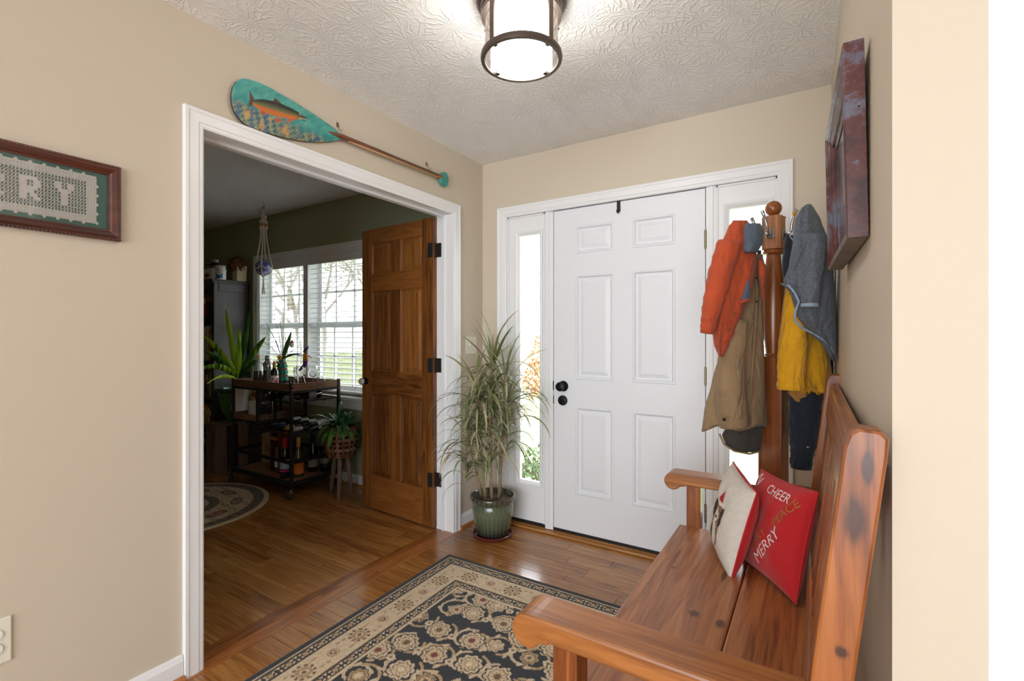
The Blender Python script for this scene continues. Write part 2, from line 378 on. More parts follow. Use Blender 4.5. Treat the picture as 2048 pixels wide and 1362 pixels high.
slab.box(X0, X1, .05, yb, Z0, Z1)
obj('door_slab', slab, DOORWHITE, d1)
for a, b in px_:
    for c, d in pz_: obj('panel', raised(a, b, c, d, FY, [(0, 0), (.004, -.003), (.012, -.003), (.022, .010), (.030, .010), (.052, .002), (.060, .002)]), DOORWHITE, d1)
for z in (1.77, 1.037, .302): hinge(d1, 1.461, FY-.006, z, .10, BRASS)
for b_ in ((.540, .562, .058, .075, .034, 2.05), (1.447, 1.469, .058, .075, .034, 2.05), (.562, 1.447, .058, .075, 2.033, 2.05)): obj('door_stop', boxes([b_]), WHITE, t3)
kx, kz = .617, .937
ky = Matrix.Rotation(PI/2, 4, 'X')
k = obj('door_knob', MB().lathe([(.0335, 0), (.0335, .004), (.029, .009), (.013, .011), (.012, .03), (.018, .034), (.027, .042), (.029, .052), (.026, .06), (.014, .064), (.012, .062), (0.0001, .062)], (kx, FY, kz), 28, ky), BLACK, d1, auto=35)
k = obj('deadbolt', MB().lathe([(.032, 0), (.032, .004), (.028, .014), (.024, .016), (.0001, .016)], (kx-.004, FY, kz-.09), 28, ky), BLACK, d1, auto=35)
obj('thumb_turn', MB().box(kx-.022, kx+.014, FY-.026, FY-.014, kz-.097, kz-.083), BLACK, k, bevel=.004)
obj('strike_plate', boxes([(.5445, .5505, FY-.004, .04, kz-.028, kz+.028), (.5445, .5505, FY-.003, .04, kz-.115, kz-.065)]), BLACK, d1)
hk = thing('door_hook', 'small black strap hook over the top of the white front door', 'hook', (.978, FY, 1.98))
obj('strap', boxes([(.967, .989, FY-.004, FY-.0005, 1.985, 2.0475), (.967, .989, FY-.004, .0565, 2.0455, 2.0475)]), BLACKM, hk, bevel=.001)
obj('hook_tip', MB().tube([(.978, FY-.003, 1.99), (.978, FY-.010, 1.979), (.978, FY-.022, 1.980), (.978, FY-.027, 1.992)], .006, 8), BLACKM, hk, smooth=True)
def sidelight(name, label, x0, x1, g0, g1):
    s = sroot(name, label, (x0, 0, .04)); z0, z1, gz0, gz1 = .04, 2.048, .30, 1.918
    obj('stile', boxes([(x0, g0-.03, FY, .056, z0, z1)]), WHITE, s); obj('stile', boxes([(g1+.03, x1, FY, .056, z0, z1)]), WHITE, s)
    obj('rail', boxes([(g0-.03, g1+.03, FY, .056, z0, gz0-.03)]), WHITE, s); obj('rail', boxes([(g0-.03, g1+.03, FY, .056, gz1+.03, z1)]), WHITE, s)
    mb = MB(); st = [(0, 0), (0, -.010), (.008, -.012), (.016, -.008), (.024, .002), (.030, .008), (.030, .03)]
    vs = []; fs = []
    for i, d in st:
        for x, z in ((g0-.03+i, gz0-.03+i), (g1+.03-i, gz0-.03+i), (g1+.03-i, gz1+.03-i), (g0-.03+i, gz1+.03-i)): vs.append((x, FY+d, z))
    for q in range(len(st)-1):
        for j in range(4): fs.append((q*4+j, q*4+(j+1) % 4, (q+1)*4+(j+1) % 4, (q+1)*4+j))
    obj('glazing_bead', mb.add(vs, fs), WHITE, s)
    obj('glass_pane', boxes([(g0, g1, .034, .037, gz0, gz1)]), GLASS, s)
    obj('edge_bead', boxes([(x0, x0+.010, FY-.008, FY, z0, z1), (x1-.010, x1, FY-.008, FY, z0, z1), (x0, x1, FY-.008, FY, z1-.012, z1)]), WHITE, s, bevel=.002)
sidelight('window_1', 'narrow sidelight window beside the potted dracaena', .205, .487, .293, .441)
sidelight('window_2', 'narrow sidelight window behind the hanging coats', 1.515, 1.80, 1.578, 1.749)

# ------------------------------------------------------------------ six panel wooden door standing open
d2 = sroot('door_2', 'brown stained six panel wooden door standing open', (-.125, -.365, .01))
A2 = math.radians(4.0); yf = 0.0; TH = .035
_c, _s = math.cos(A2), math.sin(A2); M2 = Matrix(((-_c, _s, 0, -.128), (_s, _c, 0, -.368), (0, 0, 1, 0), (0, 0, 0, 1)))
# local: u from 0 (hinge) to .735 (free), y 0 front to TH back, z
WD = .735
def d2box(name, u0, u1, z0, z1, m, **kw): return obj(name, MB().box(u0, u1, 0, TH, z0, z1, M2), m, d2, bevel=.0015, **kw)
d2box('stile', 0, .105, .012, 2.022, DOORW); d2box('stile', WD-.105, WD, .012, 2.022, DOORW)
zs = [(.012, .25), (.84, 1.0), (1.575, 1.695), (1.92, 2.022)]
for a, b in zs: d2box('rail', .105, WD-.105, a, b, DOORWX)
for a, b in ((.25, .84), (1.0, 1.575), (1.695, 1.92)):
    d2box('mullion', .32, .415, a, b, DOORW)
    for u0, u1 in ((.105, .32), (.415, WD-.105)):
        mb = raised(u0, u1, a, b, 0, [(0, .001), (.006, .004), (.010, .012), (.014, .012), (.034, .004), (.040, .003)])
        mb.v = [tuple(M2 @ Vector(v)) for v in mb.v]; p_ = obj('panel', mb, DOORW, d2)
        obj('panel_back', MB().box(u0, u1, .02, TH-.006, a, b, M2), DOORW, p_)
for z in (1.81, 1.062, .32):
    hg = obj('hinge', MB().tube([(-.131, -.348, z-.05), (-.131, -.348, z+.05)], .007, 10), BLACKM, d2, auto=40)
    obj('hinge_leaf', MB().box(-.172, -.131, -.3735, -.3690, z-.046, z+.046), BLACKM, hg, bevel=.004)
    obj('hinge_leaf', boxes([(-.128, -.086, OY1-.005, OY1-.001, z-.046, z+.046)]), BLACKM, hg, bevel=.004)
kn = Vector(M2 @ Vector((WD-.045, 0, .925)))
r_ = obj('knob_plate', MB().lathe([(.027, 0), (.027, .003), (.012, .008), (.010, .022)], kn, 20, ky), BLACK, d2, auto=35)
obj('crystal_knob', MB().lathe([(.010, .020), (.016, .024), (.025, .034), (.026, .044), (.018, .056), (.0001, .058)], kn, 10, ky), plain('cut_glass', L(205, 205, 205), .05, .3, spec=1), r_)

# ------------------------------------------------------------------ dining window with blinds
w3 = sroot('window_3', 'white double window with grid bars in the green room', (WX0, 0, WZ0))
casing(w3, WX0+.005, WX1-.005, WZ1-.005, lambda a, b, t: (a, -t, b), zb=WZ0-.01)
obj('window_sill', boxes([(WX0-.08, WX1+.08, -.055, .05, WZ0-.035, WZ0-.008)]), WHITE, w3, bevel=.006)
obj('window_apron', boxes([(WX0-.06, WX1+.06, -.018, 0, WZ0-.115, WZ0-.035)]), WHITE, w3, bevel=.003)
obj('mullion_post', boxes([(-2.012, -1.948, -.012, .13, WZ0-.008, WZ1)]), WHITE, w3, bevel=.003)
obj('window_jamb', boxes([(WX0, WX0+.02, 0, .14, WZ0-.008, WZ1), (WX1-.02, WX1, 0, .14, WZ0-.008, WZ1), (WX0, WX1, 0, .14, WZ1-.02, WZ1), (WX0, WX1, .05, .15, WZ0-.02, WZ0+.02)]), WHITE, w3)
for a, b in ((WX0+.02, -2.012), (-1.948, WX1-.02)):
    for z0, z1, y in ((WZ0+.02, 1.37, .085), (1.34, WZ1-.02, .105)):
        sf = obj('sash', boxes([(a, a+.045, y, y+.03, z0, z1), (b-.045, b, y, y+.03, z0, z1), (a+.045, b-.045, y, y+.03, z0, z0+.045), (a+.045, b-.045, y, y+.03, z1-.04, z1)]), WHITE, w3)
        for k in (1, 2): x = a+(b-a)*k/3; obj('muntin', boxes([(x-.009, x+.009, y+.006, y+.024, z0+.045, z1-.04)]), WHITE, sf)
        zm = (z0+z1)/2; obj('muntin', boxes([(a+.045, b-.045, y+.006, y+.024, zm-.009, zm+.009)]), WHITE, sf)
        obj('glass_pane', boxes([(a+.045, b-.045, y+.013, y+.016, z0+.045, z1-.04)]), GLASS, sf)
SLATM = plain('blind_slat', L(236, 238, 240), .45)
def blind(label, a, b):
    r = thing('window_blind', label, 'blind', (a, .03, WZ1-.03), 'white slatted blinds on the double window')
    obj('head_rail', boxes([(a, b, .012, .062, WZ1-.075, WZ1-.022)]), SLATM, r, bevel=.003); obj('valance', boxes([(a-.003, b+.003, -.004, .006, WZ1-.09, WZ1-.022)]), SLATM, r, bevel=.004)
    first = None; z = WZ1-.125; t = math.radians(7)
    while z > WZ0+.05:
        if first is None:
            M = Matrix.Translation((0, .036, z)) @ Matrix.Rotation(t, 4, 'X'); first = obj('slat', MB().box(a+.004, b-.004, -.024, .024, -.0014, .0014, M), SLATM, r); z0 = z; base_slat = first
        else:
            c = first.copy(); COL.objects.link(c); c.location = (0, 0, z-z0)
        z -= .0445
    obj('bottom_rail', boxes([(a+.004, b-.004, .014, .058, WZ0+.008, WZ0+.028)]), SLATM, r, bevel=.003)
    for k in (.14, .86):
        x = a+(b-a)*k; obj('ladder_cord', boxes([(x-.0012, x+.0012, .011, .0125, WZ0+.02, WZ1-.07), (x-.0012, x+.0012, .0595, .061, WZ0+.02, WZ1-.07)]), SLATM, r)
    return r
blind('white slatted blind on the window half beside the bookcase', WX0+.024, -2.016)
b2 = blind('white slatted blind on the window half beside the open wooden door', -1.944, WX1-.024)

# ================================================================== CEILING LIGHT
SHADEF = emit('lit_frosted_shade', (1.0, .98, .94), LAMP)
LGLASS = thin_glass('lamp_outer_glass', (.99, .985, .95), .06)
def ceiling_light(loc, label, sh):
    x, y = loc; r = thing('ceiling_light', label, 'ceiling light', (x, y, H))
    obj('canopy', MB().lathe([(.0001, H), (.158, H), (.160, H-.012), (.152, H-.022), (.146, H-.026), (.143, H-.040), (.130, H-.046), (.0001, H-.046)], (x, y, 0), 48), BRONZE, r, auto=35)
    zb = H-.215
    def ring(z, ro, ri, h): return MB().lathe([(ri, z), (ro, z), (ro+.002, z+h/2), (ro, z+h), (ri, z+h), (ri, z)], (x, y, 0), 48, cap=False)
    obj('ring', ring(H-.062, .142, .126, .018), BRONZE, r, auto=40); obj('ring', ring(zb, .143, .130, .020), BRONZE, r, auto=40)
    for k in range(4):
        a = math.radians(76+90*k); M = Matrix.Translation((x, y, 0)) @ Matrix.Rotation(a, 4, 'Z')
        obj('upright_bar', MB().box(.135, .141, -.010, .010, zb+.004, H-.05, M), BRONZE, r)
        obj('clip', MB().box(.118, .131, -.008, .008, zb+.004, zb+.012, M), BRONZE, r)
    for k in range(3):
        a = math.radians(60+120*k); M = Matrix.Translation((x, y, H-.052)) @ Matrix.Rotation(a, 4, 'Z') @ Matrix.Rotation(PI/2, 4, 'Y')
        obj('thumb_screw', MB().lathe([(.004, .13), (.004, .15), (.006, .15), (.006, .158), (.0001, .159)], (0, 0, 0), 10, M), STEEL, r)
    obj('outer_glass', MB().lathe([(.129, zb+.006), (.129, H-.05)], (x, y, 0), 48, cap=False), LGLASS, r, smooth=True)
    obj('frosted_shade', MB().lathe([(.0001, zb+.020), (.092, zb+.020), (.104, zb+.024), (.108, zb+.034), (.108, H-.05)], (x, y, 0), 48, cap=False), sh, r, auto=40)
    return r
ceiling_light((1.075, -1.262), 'round bronze flush ceiling light with glowing frosted drum above the foyer rug', SHADEF)

# ================================================================== FOYER RUG (pattern painted per vertex)
def fbm(X, Y, seed=0, oct=4):
    out = 0; a = 1.0
    rs = np.random.RandomState(seed)
    for o in range(oct):
        for _ in range(3):
            th = rs.rand()*6.28; f = 2**o*(1+.4*rs.rand()); out = out+a*np.sin(f*(X*np.cos(th)+Y*np.sin(th))+rs.rand()*6.28)
        a *= .55
    return out/4
def flower(img, X, Y, cx, cy, r, n, c_out, c_mid, c_in, rot=0, line=None):
    dx, dy = X-cx, Y-cy; d = np.hypot(dx, dy); a = np.arctan2(dy, dx)+rot
    edge = r*(.80+.20*np.abs(np.cos(n*a/2)))
    m = d < edge; img[m] = c_out
    if line is not None: m2 = (np.abs(d-edge*.72) < r*.045) | ((d < edge*.9) & (d > .5*r) & (np.abs(np.sin(n*a/2)) < .10)); img[m & m2] = line
    img[d < r*.50*(.8+.2*np.cos(n*a))] = c_mid; img[d < r*.26] = c_in
def stroke(img, X, Y, pts, w, col):
    for (x, y) in pts:
        m = (X-x)**2+(Y-y)**2 < w*w; img[m] = col
def make_rug():
    w, l = 1.22, 1.83; x0, y1 = .188, -.592; st = .0042
    nu, nv = int(w/st)+1, int(l/st)+1
    u = np.linspace(0, w, nu); v = np.linspace(0, l, nv); U, V = np.meshgrid(u, v)
    dk, bg, tan, br, red, cr = [np.array(L(*c)) for c in ((30, 32, 38), (214, 192, 158), (182, 152, 112), (110, 84, 62), (120, 52, 52), (222, 204, 174))]
    img = np.zeros((nv, nu, 3)); img[:] = dk; rs = np.random.RandomState(5)
    D = np.minimum(np.minimum(U, w-U), np.minimum(V, l-V))
    # along-border coordinate
    S = np.where(np.minimum(U, w-U) < np.minimum(V, l-V), V, U)
    fz = fbm(U*160, V*160, 3)*.5
    def band(a, b, col): img[(D >= a) & (D < b)] = col
    band(.030, .275, bg)
    for a in (.036, .212):            # two guard bands of little flowers between dark lines
        band(a, a+.006, tan); band(a+.006, a+.012, dk)
        g = (D >= a+.012) & (D < a+.048); img[g] = bg; c = (S % .072)-.036; e = D-(a+.030)
        img[g & (np.hypot(c, e) < .015)] = dk; img[g & (np.hypot(c, e) < .011)] = tan
        img[g & (np.abs(np.abs(c)-.027) < .005) & (np.abs(e) < .014)] = dk; img[g & (np.abs(e) < .003) & (np.abs(c) > .016)] = dk
        img[g & (np.abs(np.abs(e)-.015) < .0026) & (np.abs(c) < .026)] = br
        band(a+.048, a+.053, dk)
    band(.095, .212, bg)
    mb_ = (D >= .095) & (D < .212); c = (S % .26)-.13; e = D-.153
    img[mb_ & (np.abs(e-.030*np.sin(S*2*PI/.26)) < .0035) & (np.abs(c) > .05)] = tan
    for off, r, co in ((0, .045, 'm'), (.13, .026, 's')):
        cc = ((S+off+.13) % .26)-.13; d = np.hypot(cc, e); a = np.arctan2(e, cc)
        if co == 'm':
            img[mb_ & (d < r) & (d > r*.72) & (np.sin(a*10) > -.2)] = br; img[mb_ & (d < r*.68)] = tan; img[mb_ & (d < r*.62) & (np.abs(np.sin(a*5)) < .25)] = br
            img[mb_ & (d < r*.34)] = bg; img[mb_ & (d < r*.2)] = br
        else:
            img[mb_ & (d < r) & (np.abs(d-r*.8) < r*.16)] = tan; img[mb_ & (d < r*.5)] = red; img[mb_ & (d < r*.25)] = bg
    for k in (-.075, .075, -.045, .045):
        cc = c-k; img[mb_ & (np.hypot(cc, (e-.030*np.sign(k))*1.4) < .010)] = tan
    # field of vines and blossoms
    fld = D >= .275; sub = dk*np.ones_like(img); rs = np.random.RandomState(11)
    cs = []
    gx, gy = .128, .132
    for j in range(int((l-.5)/gy)+2):
        for i in range(int((w-.5)/gx)+2):
            cs.append((.30+i*gx+(j % 2)*gx/2+rs.uniform(-.032, .032), .30+j*gy+rs.uniform(-.030, .030), rs.rand()))
    def win(x, y, r):
        i0, i1 = max(0, int((x-r)/st)), min(nu, int((x+r)/st)+2); j0, j1 = max(0, int((y-r)/st)), min(nv, int((y+r)/st)+2)
        return slice(j0, j1), slice(i0, i1)
    for (x, y, k) in cs:          # scrolling stems
        for s in (-1, 1):
            ang = rs.rand()*6.28; R = rs.uniform(.05, .075)
            pts = [(x+R*(1-.45*t/5.)*math.cos(ang+s*t)+.02*s, y+R*(1-.45*t/5.)*math.sin(ang+s*t)) for t in np.linspace(0, 4.6, 60)]
            sl = win(x, y, .13)
            if sub[sl].size: stroke(sub[sl], U[sl], V[sl], pts, .0064, tan if s > 0 else bg*.85)
            for q in (12, 30, 48):
                fx, fy = pts[q]; sl2 = win(fx, fy, .03)
                if sub[sl2].size:
                    dx, dy = U[sl2]-fx, V[sl2]-fy; a = ang+s*q*.078+1.2; lx = dx*math.cos(a)+dy*math.sin(a); ly = -dx*math.sin(a)+dy*math.cos(a)
                    sub[sl2][(((lx-.012)/.017)**2+(ly/.0075)**2) < 1] = bg*.95
    for n_, (x, y, k) in enumerate(cs):
        r = .053 if k > .45 else .038; sl = win(x, y, .07)
        if not sub[sl].size: continue
        flower(sub[sl], U[sl], V[sl], x, y, r*1.12, 9 if k > .45 else 7, dk, dk, dk, k*6)
        flower(sub[sl], U[sl], V[sl], x, y, r, 9 if k > .45 else 7, bg if k > .3 else tan, tan if k > .3 else bg, [br, red, cr][n_ % 3], k*6, br)
        fx, fy = x+gx/2+.01, y+.012*math.sin(n_); sl = win(fx, fy, .03)
        if sub[sl].size: flower(sub[sl], U[sl], V[sl], fx, fy, .019, 5, cr*.9, tan, red if n_ % 2 else br, n_)
    img[fld] = sub[fld]
    img *= (1+.16*fz)[..., None]*(1+.10*rs.randn(nv, nu))[..., None]
    mb = MB(); ed = np.minimum(D, .006)/.006; Z = .003+.007*ed+.0006*rs.rand(nv, nu)
    P = np.stack([x0+U+.018*V, y1-V+.012*U, Z], -1).reshape(-1, 3)
    me = bpy.data.meshes.new('pile'); idx = np.arange(nu*nv).reshape(nv, nu)
    F = np.stack([idx[:-1, :-1], idx[1:, :-1], idx[1:, 1:], idx[:-1, 1:]], -1).reshape(-1, 4)
    r = thing('area_rug', 'black and beige floral area rug with wide border on the foyer floor', 'rug', (x0, y1, 0))
    P = P-np.array([x0, y1, 0])
    me.vertices.add(len(P)); me.vertices.foreach_set('co', P.ravel()); me.loops.add(F.size); me.loops.foreach_set('vertex_index', F.ravel())
    me.polygons.add(len(F)); me.polygons.foreach_set('loop_start', np.arange(0, F.size, 4)); me.update(calc_edges=True); me.validate()
    at = me.color_attributes.new('paint', 'FLOAT_COLOR', 'POINT'); A = np.ones((nu*nv, 4), np.float32); A[:, :3] = np.clip(img, 0, 1).reshape(-1, 3); at.data.foreach_set('color', A.ravel())
    me.materials.append(painted('woven_rug_pile', .9, .5, 500, .2)); o = bpy.data.objects.new('pile', me); COL.objects.link(o); o.parent = r
    q = [(0, 0), (w, 0), (w, l), (0, l)]; b = MB().prism([(x0+a+.018*c, y1-c+.012*a) for a, c in q], lambda x, y: (x, y, .0005), lambda x, y: (x, y, .004)); obj('backing', b, plain('rug_edge', L(26, 27, 32), .9), r)
make_rug()
# round rug in the green room
def round_rug():
    cx, cy, R = -1.955, -1.075, .60; r = thing('round_rug', 'round cream and brown floral rug in the green room', 'rug', (cx, cy, 0))
    nr, na = 150, 420; mb = MB(); vs = [(cx, cy, .008)]; cols = []
    rs = np.random.RandomState(2); dk, cr, br, red, bd = [np.array(L(*c)) for c in ((62, 44, 34), (206, 184, 148), (128, 92, 62), (136, 40, 44), (196, 176, 142))]
    rr = np.linspace(R/nr, R, nr); RR, AA = np.meshgrid(rr, np.linspace(0, 2*PI, na, endpoint=False), indexing='ij')
    XX, YY = RR*np.cos(AA), RR*np.sin(AA); img = np.zeros((nr, na, 3)); img[:] = cr
    tex = fbm(XX*95, YY*95, 8); img[tex > .42] = br; img[tex < -.55] = dk
    for a, b, c in ((.565, .7, bd), (.556, .565, dk)): img[(RR >= a) & (RR < b)] = c
    g = (RR > .495) & (RR < .556); img[g] = np.where((np.sin(AA*52)+fbm(XX*90, YY*90, 4) > .2)[..., None], br, dk)[g]
    img[(RR > .486) & (RR < .495)] = cr*.9
    for k in range(9):
        a = 2*PI*k/9+.25; x, y = .385*math.cos(a), .385*math.sin(a); d = np.hypot(1.5*((XX-x)*math.cos(a)+(YY-y)*math.sin(a)), .75*(-(XX-x)*math.sin(a)+(YY-y)*math.cos(a)))
        img[(d < .062)] = dk; img[(d < .052)] = br if k % 2 else red; img[(d < .036) & (tex > -.1)] = cr*.8; img[d < .014] = red
    g = (RR > .21) & (RR < .27); img[g] = np.where((np.sin(AA*26)+tex > .1)[..., None], br, dk)[g]
    img[RR < .20] = cr*.95; img[(RR < .17) & (tex > .3)] = br; img[(RR > .20) & (RR < .21)] = dk
    Z = np.where(RR > R-.008, .004, .010); vs += list(zip((cx+XX).ravel(), (cy+YY).ravel(), Z.ravel()))
    fs = [(0, 1+k, 1+(k+1) % na) for k in range(na)]
    for i in range(nr-1):
        b = 1+i*na; fs += [(b+k, b+na+k, b+na+(k+1) % na, b+(k+1) % na) for k in range(na)]
    mb.v = vs; mb.f = fs; mb.c = np.vstack([cr[None], (img*(1+.1*rs.randn(nr, na))[..., None]).clip(0, 1).reshape(-1, 3)])
    obj('pile', mb, painted('round_rug_pile', .9, .5, 400, .2), r)
    obj('binding', MB().lathe([(R-.01, .0005), (R+.004, .002), (R+.003, .008), (R-.008, .010)], (cx, cy, 0), 120, cap=False), plain('rug_binding', L(196, 178, 146), .9), r, smooth=True)
round_rug()

# ================================================================== BENCH
bench = thing('bench', 'orange pine hall bench with slatted back and scrolled arms against the right wall', 'bench', (1.7, -1.17, 0))
YN, YF = -1.80, -.56                       # near and far arm centre lines
SB = .030
for i, (a, b) in enumerate(((1.462, 1.751), (1.753, 1.945))):
    obj('seat_board', MB().box(a, b, YN+.03, YF-.02, .44-SB, .44), BENCHY, bench, bevel=.005)
obj('apron', boxes([(1.485, 1.510, YN+.04, YF-.03, .33, .41)]), BENCHY, bench, bevel=.003)
obj('seat_rail', boxes([(1.50, 1.93, YN-.012, YN+.03, .34, .41)]), BENCHX, bench, bevel=.003); obj('seat_rail', boxes([(1.50, 1.93, YF-.03, YF+.012, .34, .41)]), BENCHX, bench, bevel=.003)
def bx_lean(z): return 1.917+(z-.44)*.117       # front face of the leaning back at height z
def leanbox(y0, y1, z0, z1, t, front=0.0):
    mb = MB(); vs = []
    for z in (z0, z1):
        x = bx_lean(z)+front
        vs += [(x, y0, z), (x+t, y0, z), (x+t, y1, z), (x, y1, z)]
    return mb.add(vs, [(3, 2, 1, 0), (4, 5, 6, 7), (0, 1, 5, 4), (1, 2, 6, 5), (2, 3, 7, 6), (3, 0, 4, 7)])
for yc in (YN, YF):
    s = 1
    # back post: rounded head, leaning above the seat, straight below
    prof = []; w = .056
    for z in (0.0, .30, .44): prof.append((1.912 if z < .4 else 1.917, z))
    ztop = 1.11; hd = [(bx_lean(ztop-.03), ztop-.03), (bx_lean(ztop)+.004, ztop-.008), (bx_lean(ztop)+.016, ztop), (bx_lean(ztop)+w-.014, ztop-.002), (bx_lean(ztop)+w-.003, ztop-.012), (bx_lean(ztop-.04)+w, ztop-.04)]
    poly = prof+hd+[(bx_lean(.44)+w, .44), (1.968, .30), (1.968, 0)]
    obj('back_post', MB().prism(poly, lambda x, z: (x, yc-.026, z), lambda x, z: (x, yc+.026, z)), BENCHZ, bench, bevel=.005)
    obj('front_leg', boxes([(1.492, 1.548, yc-.030, yc+.026, 0, .6205)]), BENCHZ, bench, bevel=.004)
    # arm with scrolled front end
    top = .662; h = .046; pts = [(bx_lean(.65)+.004, top), (1.46, top)]
    cx, cz, R = 1.438, top-.036, .036
    for a in np.linspace(80, 330, 16): pts.append((cx+R*math.cos(math.radians(a)), cz+R*math.sin(math.radians(a))))
    pts += [(1.486, top-h-.006), (1.495, top-h), (bx_lean(.61)+.004, top-h)]
    obj('arm', MB().prism(pts, lambda x, z: (x, yc-.048, z), lambda x, z: (x, yc+.048, z)), BENCHX, bench, bevel=.006)
obj('top_rail', leanbox(YN+.026, YF-.026, .955, 1.075, .028, .012), BENCHY, bench, bevel=.006)
obj('bottom_rail', leanbox(YN+.026, YF-.026, .47, .55, .028, .012), BENCHY, bench, bevel=.005)
ns = 11
for i in range(ns):
    y = YN+.085+(YF-YN-.17)*i/(ns-1); obj('back_slat', leanbox(y-.022, y+.022, .55, .955, .016, .018), BENCHZ, bench, bevel=.002)
obj('stretcher', boxes([(1.925, 1.955, YN+.03, YF-.03, .14, .19)]), BENCHY, bench, bevel=.003)

# ================================================================== CUSHIONS
def pillow_fn(W_, T_):
    def zf(u, v):
        e = (1-abs(u)**2.6)*(1-abs(v)**2.6); return T_*max(e, 0)**.45
    def pt(u, v, s):
        pin = 1-.07*(abs(u)**2*(1-abs(v)**2)+0)      # sides pulled in between the corners
        x = u*W_*(1-.06*(1-v*v)); y = v*W_*(1-.06*(1-u*u)); wr = .0035*math.sin(9*u+5*v)*math.sin(7*v-3*u)*(1-u*u)*(1-v*v)
        return Vector((x, y, s*(zf(u, v)+wr)))
    return pt
def frame_matrix(c, normal, up, roll):
    n = Vector(normal).normalized(); x = Vector(up).cross(n).normalized(); y = n.cross(x)
    M = Matrix((x, y, n)).transposed().to_4x4(); return Matrix.Translation(c) @ M @ Matrix.Rotation(roll, 4, 'Z')
def cushion(label, c, normal, roll, W_, T_, mf, mbk, paint=None):
    r = thing('cushion', label, 'cushion', c, 'small holiday cushions on the bench'); M = frame_matrix(c, normal, (0, 0, 1), roll); pt = pillow_fn(W_, T_); n = 81
    mb = MB().grid(lambda a, b: M @ pt(a*2-1, b*2-1, 1), n, n)
    if paint is not None: mb.c = paint(n)
    fr = obj('front_cover', mb, mf, r, smooth=True)
    obj('back_cover', MB().grid(lambda a, b: M @ pt(a*2-1, b*2-1, -1), n, n), mbk, r, smooth=True)
    ring = [(t, -1) for t in np.linspace(-1, 1, 14)]+[(1, t) for t in np.linspace(-1, 1, 14)][1:]+[(t, 1) for t in np.linspace(1, -1, 14)][1:]+[(-1, t) for t in np.linspace(1, -1, 14)][1:]
    obj('seam_piping', MB().tube([M @ pt(u, v, 0) for u, v in ring], .0035, 6), mbk, r, smooth=True)
    return r, M, pt
RED = plain('red_cotton', L(196, 14, 26), .8, bump=.3, bscale=500, sheen=.2)
CREAM = painted('printed_cream_cotton', .85, .3, 500)
def dog_paint(n):
    u, v = np.meshgrid(np.linspace(-1, 1, n), np.linspace(-1, 1, n)); img = np.zeros((n, n, 3)); img[:] = L(218, 212, 202)
    b, d, w, rd = [np.array(L(*c)) for c in ((140, 104, 82), (48, 38, 36), (226, 214, 200), (176, 30, 40))]
    def el(cx, cy, rx, ry, col, th=0):
        x, y = u-cx, v-cy; X_, Y_ = x*math.cos(th)+y*math.sin(th), -x*math.sin(th)+y*math.cos(th); img[(X_/rx)**2+(Y_/ry)**2 < 1] = col
    el(0, -.42, .34, .40, b); el(0, -.50, .16, .34, w); el(0, .06, .30, .30, b); el(-.29, .0, .10, .26, d, .25); el(.29, .0, .10, .26, d, -.25)
    el(0, -.05, .11, .20, w); el(0, -.10, .06, .045, d); el(-.11, .08, .038, .038, d); el(.11, .08, .038, .038, d); el(-.2, -.6, .1, .25, d, .2)
    m = (np.abs(u-.10*(v-.3)) < .22*(.62-v)/.36) & (v > .26) & (v < .62); img[m] = rd
    el(0, .27, .26, .055, w); el(.05, .64, .06, .06, w)
    return np.clip(img*(1+.05*fbm(u*30, v*30, 1))[..., None], 0, 1).reshape(-1, 3)
cushion('cream cushion printed with a brown dog, red on its back, on the bench', (1.702, -.812, .592), (-.92, -.36, .24), math.radians(-4), .158, .054, CREAM, RED, dog_paint)
rc, RM, rpt = cushion('red cushion with white and gold holiday words leaning on the bench back', (1.848, -.882, .602), (-.84, -.50, .24), math.radians(4), .168, .050, RED, RED)
def words(txt, u, v, size, rot, col, name):
    cu = bpy.data.curves.new('lettering', 'FONT'); cu.body = txt; cu.size = size; cu.align_x = 'CENTER'; cu.align_y = 'CENTER'; cu.resolution_u = 3
    to = bpy.data.objects.new('tmp', cu); COL.objects.link(to); dg = bpy.context.evaluated_depsgraph_get(); me = bpy.data.meshes.new_from_object(to.evaluated_get(dg))
    bpy.data.objects.remove(to); bm = bmesh.new(); bm.from_mesh(me); bmesh.ops.triangulate(bm, faces=bm.faces); bmesh.ops.subdivide_edges(bm, edges=[e for e in bm.edges if e.calc_length() > .06], cuts=2)
    mb = MB(); R_ = Matrix.Rotation(rot, 2)
    vs = []
    for q in bm.verts:
        p = R_ @ q.co.to_2d(); a, b = max(-.97, min(.97, u+p.x)), max(-.97, min(.97, v+p.y)); w = rpt(a, b, 1); w.z += .0016; vs.append(RM @ w)
    fs = [tuple(x.index for x in f.verts) for f in bm.faces]; bm.free(); bpy.data.meshes.remove(me)
    obj(name, mb.add(vs, fs), col, rc)
WPR = plain('white_print', L(238, 228, 228), .8); GPR = plain('gold_print', L(176, 120, 58), .6)
words('MERRY', .24, -.34, .33, math.radians(52), WPR, 'lettering'); words('PEACE', .58, .44, .26, math.radians(52), GPR, 'lettering')
words('CHEER', .18, .74, .27, math.radians(-4), WPR, 'lettering'); words('MERRY', -.10, -.36, .24, math.radians(52), GPR, 'lettering')
words('N', -.72, .84, .34, math.radians(-30), WPR, 'lettering')

